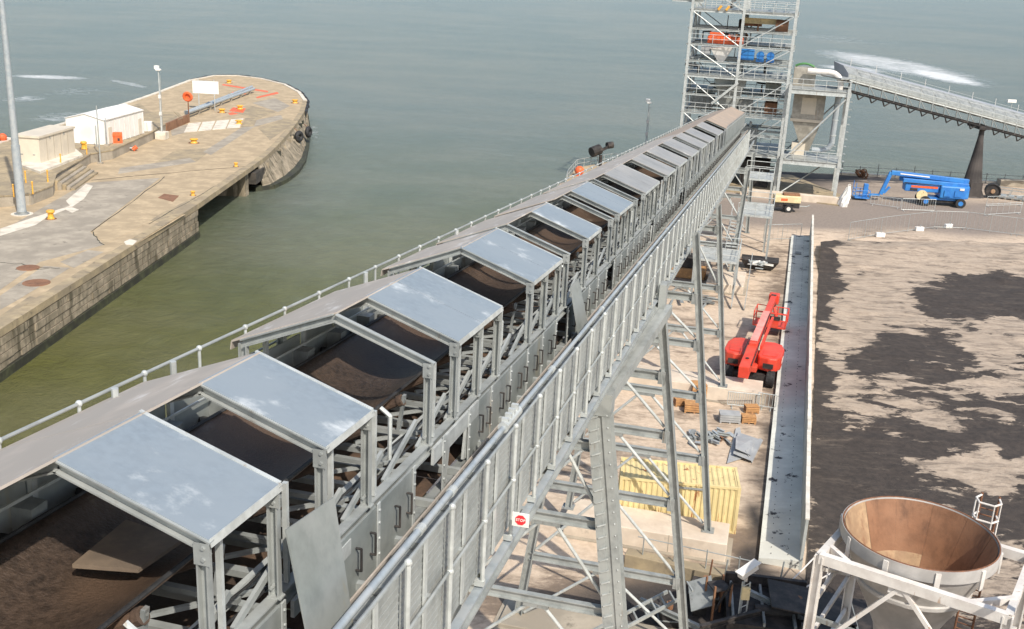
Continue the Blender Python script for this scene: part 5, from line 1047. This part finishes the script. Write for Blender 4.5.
# pipes along the terrace
for i, (p, q, r, lb) in enumerate((((187, 119), (254, 92.5), .28, 'front grey pipe of the pair running toward the pier end'), ((186, 116.5), (252, 90.5), .28, 'rear grey pipe of the pair running toward the pier end'))):
    a = G(*p); b = G(*q); t = thing('quay_pipe', lb, 'pipe', a, 0, 'grey pipes on the pier'); d = b-a
    MB().tube((0, 0, 1.0-.3*i), d+Vector((0, 0, .75)), r, 12).build('pipe', 'pipe', t, smooth=True)
    for k in range(7): c = d*(k/6.5); MB().box(c.x-.15, c.x+.15, c.y-.3, c.y+.3, 0, .8).build('saddle', 'conc_grey', t); MB().torus(c+Vector((0, 0, 1.0-.3*i+(k/6.5)*(-.25+.3*i))), r+.03, .05, d, 12, 5).build('flange', 'galv', t)
a = G(166, 132); b = G(189, 122); rw = thing('rusty_barrier', 'low rusty brown steel barrier with white marks between terrace and pipes', 'barrier', a); d = b-a
MB().beam((0, 0, .65), d+Vector((0, 0, .65)), .3, 1.3).build('plate', 'rust', rw)
for k in (.25, .5, .75): MB().beam(d*k+Vector((.0, -.2, .4)), d*k+Vector((0, -.2, .9)), .25, .03, (0, 1, 0)).build('white_mark', 'whitep', rw)
cb2 = thing('white_cabinet', 'small white cabinet on a dark stand beside the pier lamp post', 'cabinet', G(148.5, 137, .3)); MB().box(-.55, .55, -.4, .4, .5, 2.3).build('body', 'white', cb2, bevel=.05); MB().box(-.4, .4, -.3, .3, -.3, .5).build('stand', 'black', cb2); MB().box(-.02, .02, -.42, -.4, .7, 2.2).build('door_seam', 'galv_dark', cb2)
ob2 = thing('plastic_barrier', 'orange red plastic road barrier leaning at the corner of the white cabin', 'barrier', G(115, 143, TZ), radians(20)); MB().prism([Vector(p) for p in ((-1, -.2), (1, -.2), (1, .2), (-1, .2))], 0, 1.5).box(-.9, .9, -.26, -.2, .9, 1.3).build('body', 'orange', ob2, bevel=.05)
for x in (-.5, .5): MB().box(x-.15, x+.15, -.22, -.2, .3, .7).build('slot', 'black', ob2)
for (x, y, top, lb) in ((100.5, 164, 7.5, 'thin grey pole at the foot of the terrace wall'), (107, 146, 3.8, 'short green grey pipe post at the white cabin corner'), (97, 148, 3.0, 'short thin post in front of the white cabin wall')):
    t = thing('slim_pole', lb, 'pole', G(x, y, 0 if top > 5 else TZ)); MB().tube((0, 0, 0), (0, 0, top), .10, 8, .07).build('pole', 'galv', t); MB().box(-.3, .3, -.3, .3, 0, .25).build('foot', 'conc_grey', t)
for i, (x, y, lb) in enumerate(((26, 186, 'leftmost yellow handrail post at the terrace steps'), (33, 197, 'yellow handrail post on the wall left of the steps'), (48, 185, 'yellow handrail post at the head of the steps'), (14, 200, 'yellow handrail post beside the tall mast'), (61, 168, 'yellow handrail post between kiosk and steps'), (87, 158, 'yellow handrail post right of the kiosk slab'))):
    t = thing('handrail_post', lb, 'post', G(x, y-3, TZ), 0, 'yellow handrail posts'); MB().tube((0, 0, 0), (0, 0, 1.3), .08, 8).build('post', 'yellow', t); MB().ball((0, 0, 1.3), .12, 8, 5).build('knob', 'yellow', t)
rp_ = thing('red_pipe_end', 'small red valve at the end of a grey pipe at the wall foot', 'valve', G(133, 151)); MB().tube((-5, -1, .4), (0, 0, .4), .15, 8).build('pipe', 'galv', rp_); MB().tube((0, 0, .2), (.5, .2, .6), .3, 10).build('valve_body', 'orange', rp_)
# tyres hung as fenders
for i, (x, y, z, R_, lb) in enumerate(((299, 136.5, -.9, .95, 'left of two big black tyres hung on the pier end'), (308.5, 132, -1.3, .98, 'right of two big black tyres hung on the pier end'))):
    p = G(x, y, z); t = thing('tyre_fender', lb, 'tyre', p, 0, 'tyre fenders on the pier'); MB().torus((0, 0, 0), R_*.62, R_*.38, (1, -.55+.3*i, 0), 20, 10).build('tyre', 'rubber', t, smooth=True); MB().tube((0, 0, R_*.6), (-.8, .3, 1.3), .05, 6).build('chain', 'rust_edge', t)
fd = thing('rubbing_strip', 'black rubber rubbing strip round the top of the far pier end', 'fender', rp[9]); o0 = fd.location.copy()
for a, b in zip(rp[5:12], rp[6:13]):
    if a.y < b.y or True:
        k = max(1, int((b-a).length/3.2))
        for i in range(k):
            p = a.lerp(b, i/k); q = a.lerp(b, (i+.9)/k); out = (((p+q)/2)-ctr).normalized()*.35; out.z = 0
            MB().tube(p+out-o0+Vector((0, 0, -.12+.1*(i % 2))), q+out-o0+Vector((0, 0, -.12)), .3, 8).build('strip_section', 'rubber', fd)
rf = thing('red_float', 'small red float lying at the far left edge of the pier', 'float', G(3, 141)); MB().ball((0, 0, .5), .6, 12, 8).ball((1.6, .2, .4), .5, 12, 8).build('float', 'orange', rf); MB().tube((0, 0, .5), (1.6, .2, .4), .08, 6).build('rope', 'whitep', rf)
# ================================================================== HOPPER
hc = Vector((15.34, 35.02, 2.565)); hp = thing('steel_hopper', 'large open conical hopper, rusty brown inside and off white outside', 'hopper', hc)
hp.scale = (.905,)*3
MB().lathe([(.5, -2.8), (.55, -1.0), (1.0, .4)], 20).build('discharge_spout', 'black', hp)
out_prof = [(1.0, .4), (1.2, 1.6), (1.66, 2.6), (2.27, 3.75), (2.34, 3.8), (2.34, 3.95), (2.27, 4.0), (2.8, 5.15), (2.95, 5.55), (3.0, 5.98)]
MB().lathe(out_prof, 64, cap=False).build('outer_shell', 'hopper_out', hp, smooth=True)
MB().lathe([(2.93, 5.5), (3.06, 5.5), (3.06, 6.03), (2.97, 6.03), (2.93, 5.9)], 64, cap=False).build('rim_band', 'hopper_out', hp, smooth=True); MB().torus((0, 0, 6.03), 3.0, .035, (0, 0, 1), 64, 6).build('rim_edge', 'rust_edge', hp)
NS = 12
def liner(r0, z0, r1, z1, i, mt, nm='liner_plate', e=0):
    a0 = 2*pi*i/NS+.0012; a1 = 2*pi*(i+1)/NS-.0012; m_ = MB(); vs = []
    for k in range(9):
        a = a0+(a1-a0)*k/8
        for r, z in ((r0, z0), (r1, z1)): vs.append(((r-e)*cos(a), (r-e)*sin(a), z))
    m_.add(vs, [(2*k, 2*k+1, 2*k+3, 2*k+2) for k in range(8)]); o = m_.build(nm, mt, hp, smooth=True); return o
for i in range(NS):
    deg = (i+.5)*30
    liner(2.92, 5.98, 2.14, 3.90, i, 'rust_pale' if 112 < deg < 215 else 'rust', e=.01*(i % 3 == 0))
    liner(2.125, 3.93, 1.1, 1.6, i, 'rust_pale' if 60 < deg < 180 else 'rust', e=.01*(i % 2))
MB().lathe([(1.22, 1.9), (.9, 1.2), (.85, .5)], 24, cap=False).build('throat', 'rust', hp)
for i in range(10):
    a = 2*pi*i/10+.2; u = Vector((cos(a), sin(a), 0)); MB().beam(u*3.09+Vector((0, 0, 5.1)), u*3.09+Vector((0, 0, 5.95)), .2, .06, u).build('rim_lug', 'whitep', hp)
sf = thing('support_frame', 'off white painted steel frame carrying the conical hopper', 'steel frame', (11.44, 33.89, 2.565), atan2(-3.65, 5.9)); sf.scale = (.905,)*3; SQ = 6.95; SD = 6.6; FZ = 5.35; FB = 4.65
for x in (0, SQ):
    for y in (0, SD): MB().ibeam((x, y, -2.9), (x, y, (FB if y else FZ)+.1), .36, .36, (1, 0, 0), .05).build('column', 'whitep', sf)
for y in (0, SD): MB().channel((.0, y, FB if y else FZ), (SQ, y, FB if y else FZ), .3, .42, 1, t=.04).build('top_beam', 'whitep', sf)
for x in (0, SQ): MB().channel((x, .0, FZ-.02), (x, SD, FB-.02), .28, .4, 1, t=.04).build('top_beam', 'whitep', sf)
for (a, b) in (((.1, 1.1), (1.3, .1)), ((SQ-1.6, 0), (SQ, 1.6))): MB().beam((*a, FZ-.05), (*b, FZ-.05), .2, .28).build('corner_beam', 'whitep', sf)
for y in (0,): MB().beam((SQ*.45, y, FZ-.2), (.5, y, 1.6), .16, .16).build('brace', 'whitep', sf); MB().beam((SQ*.47, y, FZ-.2), (SQ-.5, y, 1.6), .16, .16).build('brace', 'whitep', sf)
MB().box(SQ*.45-.4, SQ*.45+.4, -.05, .05, FZ-.5, FZ-.2).build('gusset', 'whitep', sf)
for x in (0, SQ): MB().beam((x, .2, FZ-.6), (x, SD-.2, 1.4), .14, .14).build('brace', 'whitep', sf)
for z in (-.5, 1.5, 3.2): MB().beam((0, 0, z), (0, SD, z), .14, .2).build('side_rail', 'whitep', sf)
MB().beam((0, SQ*.1, 2.2), (SQ, SQ*.1, 2.2), .14, .2).build('side_rail', 'galv_dark', sf)
# rusty ladder hoops above the rim
lc = thing('ladder_cage', 'rusty white ladder hoops standing above the back rim of the hopper', 'ladder', (18.78, 37.29, 1.3), radians(-32)); lc.scale = (.905,)*3
for x in (-.35, .35): MB().tube((x, 0, 0), (x, 0, 8.0), .05, 8).build('stile', 'rust_edge', lc)
for i in range(24): MB().tube((-.35, 0, .4+i*.3), (.35, 0, .4+i*.3), .03, 6).build('rung', 'rust_edge', lc)
for z in (6.3, 7.1, 7.9): MB().path([(-.35, 0, z), (-.5, -.45, z), (-.3, -.85, z), (.3, -.85, z), (.5, -.45, z), (.35, 0, z)], .045, 8).build('hoop', 'whitep', lc)
for x, y in ((-.5, -.45), (.5, -.45), (-.3, -.85), (.3, -.85)): MB().tube((x, y, 5.6), (x, y, 7.9), .035, 6).build('hoop_strap', 'whitep', lc)
# access frame at the right edge
af = thing('access_frame', 'rust spotted white access platform frame at the bottom right corner', 'steel frame', (15.93, 28.96, 2.565), radians(-25)); af.scale = (.905,)*3
for x, y, z in ((1.0, 0, 7.8), (1.0, 2.0, 7.2), (2.6, 0, 7.8), (2.6, 2, 7.8)): MB().beam((x, y, -2.9), (x, y, z), .22, .22).build('post', 'whitep', af)
MB().beam((1.0, .0, 7.7), (2.0, 2.0, 8.6), .22, .22).beam((1.0, 0, 6.6), (2.8, 0, 7.9), .18, .18).build('sloping_rail', 'whitep', af); MB().beam((1.0, 0, 5.0), (2.6, 2, 6.6), .2, .2).build('sloping_rail', 'whitep', af); MB().box(1, 2.6, 0, 2, 4.9, 5.0).build('platform', 'galv_dark', af)
# ================================================================== COAL HANDLING CORNER
cc = thing('reclaim_conveyor', 'low coal blackened conveyor trough with steel side frames below the container', 'conveyor', (10.8, 42.0, 0), radians(-8))
MB().box(-.6, 6.2, -2.6, .6, .0, .8).build('deck', 'black', cc); MB().box(-.6, 3.0, .6, .8, 0, 1.3).build('side_plate', 'black', cc); MB().box(2.4, 6.3, -3.2, -2.8, .0, 1.4).build('side_plate', 'black', cc)
for i in range(5): MB().box(-.4+i*1.3, -.3+i*1.3, -2.6, .5, .8, 1.0).build('cross_bar', 'galv_dark', cc)
MB().slab([(1.2, -2.2, 1.6), (4.8, -2.2, 1.2), (4.8, .2, 1.1), (1.2, .2, 1.5)], .06).build('cover_plate', 'black', cc); MB().tube((.6, -1.5, .9), (2.4, -1.4, .9), .25, 12).build('roller', 'black', cc)
kb = thing('dirty_beam', 'long stained concrete beam lying across the black corner below the block', 'beam', G(624, 566), atan2((G(722, 588)-G(624, 566)).y, (G(722, 588)-G(624, 566)).x)); MB().box(0, 5.1, -.1, .55, 0, .7).build('beam', 'conc_tan2', kb, bevel=.04); MB().box(5.1, 6.1, -.15, .6, 0, .8).build('end_block', 'conc_grey', kb, bevel=.04)
for i in range(4): MB().tube((.8+i*1.5, .2, .7), (.8+i*1.5, .2, 1.7), .03, 6).build('stake', 'galv', kb)
MB().tube((.5, .2, 1.6), (5.9, .2, 1.6), .025, 6).build('stake_rail', 'galv', kb)
tr = thing('ladder_truss', 'pale ladder like steel truss sloping across the bottom beside the second trestle leg', 'truss', G(626, 632, 1.0), atan2((G(690, 592, 2)-G(626, 632, 1)).y, (G(690, 592, 2)-G(626, 632, 1)).x)); l_ = (G(690, 592, 2)-G(626, 632, 1)).length
for y in (0, .7): MB().beam((-2, y, -.2), (l_-.8, y, .8), .09, .14).build('chord', 'galv', tr)
for i in range(12): x = -1.8+i*(l_+1.8)/11; MB().beam((x, 0, -.2+1.2*(x+2)/(l_+2)), (x+.25, .7, -.2+1.2*(x+2)/(l_+2)), .07, .07).build('rung', 'galv', tr)
gp = thing('tilted_plate', 'grey steel plate tilted over the black machinery left of the camera pole', 'metal sheet', G(698, 612)); MB().slab([(-.5, -.9, .6), (.5, -.9, 1.0), (.5, .5, 1.6), (-.5, .5, 1.2)], .04).build('plate', 'galv_dark', gp); MB().box(-.3, .3, -.3, .3, 0, .9).build('support', 'black', gp)
rb_ = thing('rusty_stand', 'rust streaked steel stand between the tilted plate and the camera pole', 'stand', G(715, 618), .3)
for x, y in ((-.4, -.4), (.4, -.4), (-.4, .4), (.4, .4)): MB().beam((x, y, 0), (x, y, 1.9), .08, .08).build('leg', 'rust', rb_)
MB().box(-.4, .4, -.4, .4, 1.6, 1.66).build('top', 'black', rb_); MB().beam((-.4, -.4, .5), (.4, -.4, 2.0), .08, .08).build('brace', 'black', rb_)
cv_ = thing('camera_pole', 'white security camera on a slim lattice pole with a cream box', 'security camera', (10.55, 40.1, 0))
for x, y in ((-.16, -.16), (.16, -.16), (0, .18)): MB().tube((x, y, 0), (x, y, 2.55), .035, 6).build('pole_leg', 'galv_light', cv_)
for i in range(7): MB().tube((-.16, -.16, .2+i*.35), (.16, -.16, .4+i*.35), .02, 5).build('lacing', 'galv_light', cv_)
MB().box(-.18, .18, -.32, -.18, 1.75, 2.35).build('control_box', 'cream', cv_, bevel=.02); MB().beam((-.35, -.3, 2.9), (.42, .25, 3.15), .34, .3).build('camera_housing', 'white', cv_, bevel=.05); MB().beam((-.42, -.34, 3.02), (.48, .3, 3.32), .42, .04).build('sun_shield', 'white', cv_); MB().tube((0, 0, 2.5), (0, 0, 2.95), .08, 8).build('bracket', 'whitep', cv_)
for i, (p, q, lb) in enumerate((((13.2, 42.6, 1.0), (15.3, 44.6, 1.9), 'upper scaffold tube sticking out by the wall end'), ((13.4, 42.0, .9), (15.2, 43.0, 1.4), 'lower scaffold tube sticking out by the wall end'), ((15.0, 43.2, 0), (15.2, 43.4, 3.0), 'upright scaffold tube at the near end of the wall'))):
    t = thing('scaffold_tube', lb, 'tube', p, 0, 'scaffold tubes at the wall end'); MB().tube((0, 0, 0), Vector(q)-Vector(p), .035, 8).build('tube', 'whitep', t); MB().box(-.08, .08, -.08, .08, -.06, .08).build('coupler', 'rust_edge', t)
# black clutter round the reclaim conveyor: individual beams, boxes and drums
random.seed(21)
CL = [('black_box', 'black steel box left of the camera pole', 'box', 704, 600, 1.3, .8, .9), ('black_box', 'low black machine box right of the camera pole', 'box', 770, 606, 1.8, 1.0, .7), ('black_box', 'black housing at the bottom edge below the wall end', 'box', 795, 625, 1.5, 1.2, 1.1), ('black_box', 'small black box at the bottom edge beside the second trestle leg', 'box', 668, 622, .9, .9, .7)]
for nm, lb, ct_, x, y, lx, ly, h in CL:
    t = thing(nm, lb, ct_, G(x, y), random.uniform(-.5, .5)); MB().box(-lx/2, lx/2, -ly/2, ly/2, 0, h).build('casing', 'black', t, bevel=.04)
    MB().box(-lx/2-.05, lx/2+.05, -ly/2-.05, ly/2+.05, h*.45, h*.52).build('flange', 'galv_dark', t); MB().tube((0, 0, h), (0, 0, h+.3), .15, 10).build('pipe_stub', 'rust', t)
for i, (x0, y0, x1, y1, z, mt_, lb) in enumerate(((640, 600, 700, 628, .9, 'galv_dark', 'dark beam lying low between the two nearest trestle legs'), (690, 585, 735, 596, .8, 'rust', 'rusty beam on the black corner below the pale beam'), (745, 590, 812, 622, 1.2, 'galv_dark', 'dark beam across the black conveyor under the wall end'), (700, 628, 760, 612, 1.5, 'black', 'black beam at the bottom edge under the camera pole'))):
    a = G(x0, y0, z); b = G(x1, y1, z*.7); t = thing('steel_beam', lb, 'beam', a); MB().ibeam((0, 0, 0), b-a, .18, .24, t=.03).build('beam', mt_, t)
for i, (x, y, h, lb) in enumerate(((706, 596, 1.9, 'thin rusty pipe post left of the camera pole'), (722, 590, 1.6, 'thin pipe post behind the camera pole'), (778, 590, 1.5, 'thin pipe post right of the camera pole'))):
    t = thing('pipe_post', lb, 'post', G(x, y)); MB().tube((0, 0, 0), (.1, 0, h), .04, 8).build('post', 'rust_edge' if i == 0 else 'galv', t); MB().box(-.12, .12, -.12, .12, 0, .06).build('foot', 'black', t)

# undercut slot shade painted as a near black block, and broken edge at the blunt tip of the pier
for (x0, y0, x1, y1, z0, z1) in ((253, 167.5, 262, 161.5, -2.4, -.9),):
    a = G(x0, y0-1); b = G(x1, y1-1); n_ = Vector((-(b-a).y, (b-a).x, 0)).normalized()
    MB().prism([Vector((v.x, v.y)) for v in (a+n_*.8, b+n_*.8, b-n_*.35, a-n_*.35)], z0, z1).build('slot_shade', 'dark', pier)
random.seed(5)
for i in range(26):
    t_ = random.random(); a, b = random.choice(list(zip(rr[1:-1], rr[2:]))); p = a.lerp(b, t_); out = (p-ctr).normalized()
    MB().box(-.5, .5, -.12, .12, -.5, .5).build('timber_fender', 'weed' if i % 2 else 'quay', pier).matrix_world = Matrix.Translation(p+out*.35+Vector((0, 0, -.9-.3*random.random()))) @ Matrix.Rotation(atan2(out.y, out.x)+pi/2, 4, 'Z') @ Matrix.Scale(random.uniform(.5, 1.1), 4)
# cable runs on the gallery
for k, (a_, h_) in enumerate(((.62, -1.30), (3.2, -1.25), (3.3, -1.40))):
    pts = [cs(-9+i*1.5, a_+random.uniform(-.03, .03), h_-.06*(i % 2)) for i in range(60)]; MB().path(pts, .02, 5).build('cable', 'rubber', CV)

for pts, mt_ in (([(176, 150), (214, 148), (196, 162), (150, 166)], 'conc_tan2'), ([(110, 250), (140, 232), (168, 218), (186, 214), (150, 236), (120, 254)], 'conc_tan'), ([(258, 128), (286, 118), (296, 122), (270, 140)], 'conc_tan2'), ([(60, 262), (88, 250), (104, 252), (74, 268)], 'conc_grey'),
                 ([(120, 168), (190, 158), (196, 162), (118, 174)], 'conc_grey'), ([(226, 128), (250, 118), (262, 121), (236, 133)], 'conc_tan'), ([(0, 316), (30, 296), (44, 300), (0, 328)], 'conc_tan2'), ([(170, 128), (190, 124), (196, 130), (172, 136)], 'conc_grey')):
    pxslab(pts, random.uniform(0, .006), .008, mt_)

# wear and fittings on the lifts and huts
MB().path([(.3, -1.8, 2.3), (.38, .5, 2.75), (.34, 4, 3.0), (.3, 8, 3.15)], .035, 6).build('hose', 'rubber', RL); MB().path([(-.42, -1.6, 2.2), (-.46, .6, 2.7), (-.4, 1.4, 2.9)], .03, 6).build('hose', 'rubber', RL)
for s_ in (-1, 1):
    MB().box(s_*1.2-.35, s_*1.2+.35, .53, .60, 1.4, 1.75).build('vent_grille', 'black', RL); MB().box(min(s_*2.0, s_*2.03), max(s_*2.0, s_*2.03), 1.8, 2.6, 1.5, 1.8).build('warning_label', 'whitep', RL)
MB().box(-.2, .2, 13.0, 13.3, 2.2, 3.15).build('cylinder_pin', 'black', RL); MB().tube((0, .6, 1.5), (0, 3.0, 2.0), .11, 10).build('lift_cylinder', 'galv_light', RL)
MB().path([(-5.8, -1.08, 3.2), (-2, -1.08, 3.1), (2.4, -1.0, 3.0)], .05, 6).build('hose', 'rubber', BL_)
for x in (-.4, 1.0): MB().box(x, x+.9, -1.56, -1.5, 1.6, 2.5).build('access_door', 'blue', BL_)
MB().box(-4.9, -3.9, -.95, -.9, 2.05, 2.4).build('vent_grille', 'black', BL_); MB().box(1.6, 2.2, -1.58, -1.54, 2.6, 2.9).build('warning_label', 'whitep', BL_)
for px_ in (.12, .9):
    p = b_wc*px_+n_wc*.7; MB().beam(p+Vector((0, 0, .1)), p+Vector((0, 0, 2.3)), .95, .04, n_wc.normalized()).build('door', 'beige', wc)
MB().beam(up_wc+n_wc*1.6, up_wc+b_wc+n_wc*1.6, .12, .12).build('gutter', 'whitep', wc)
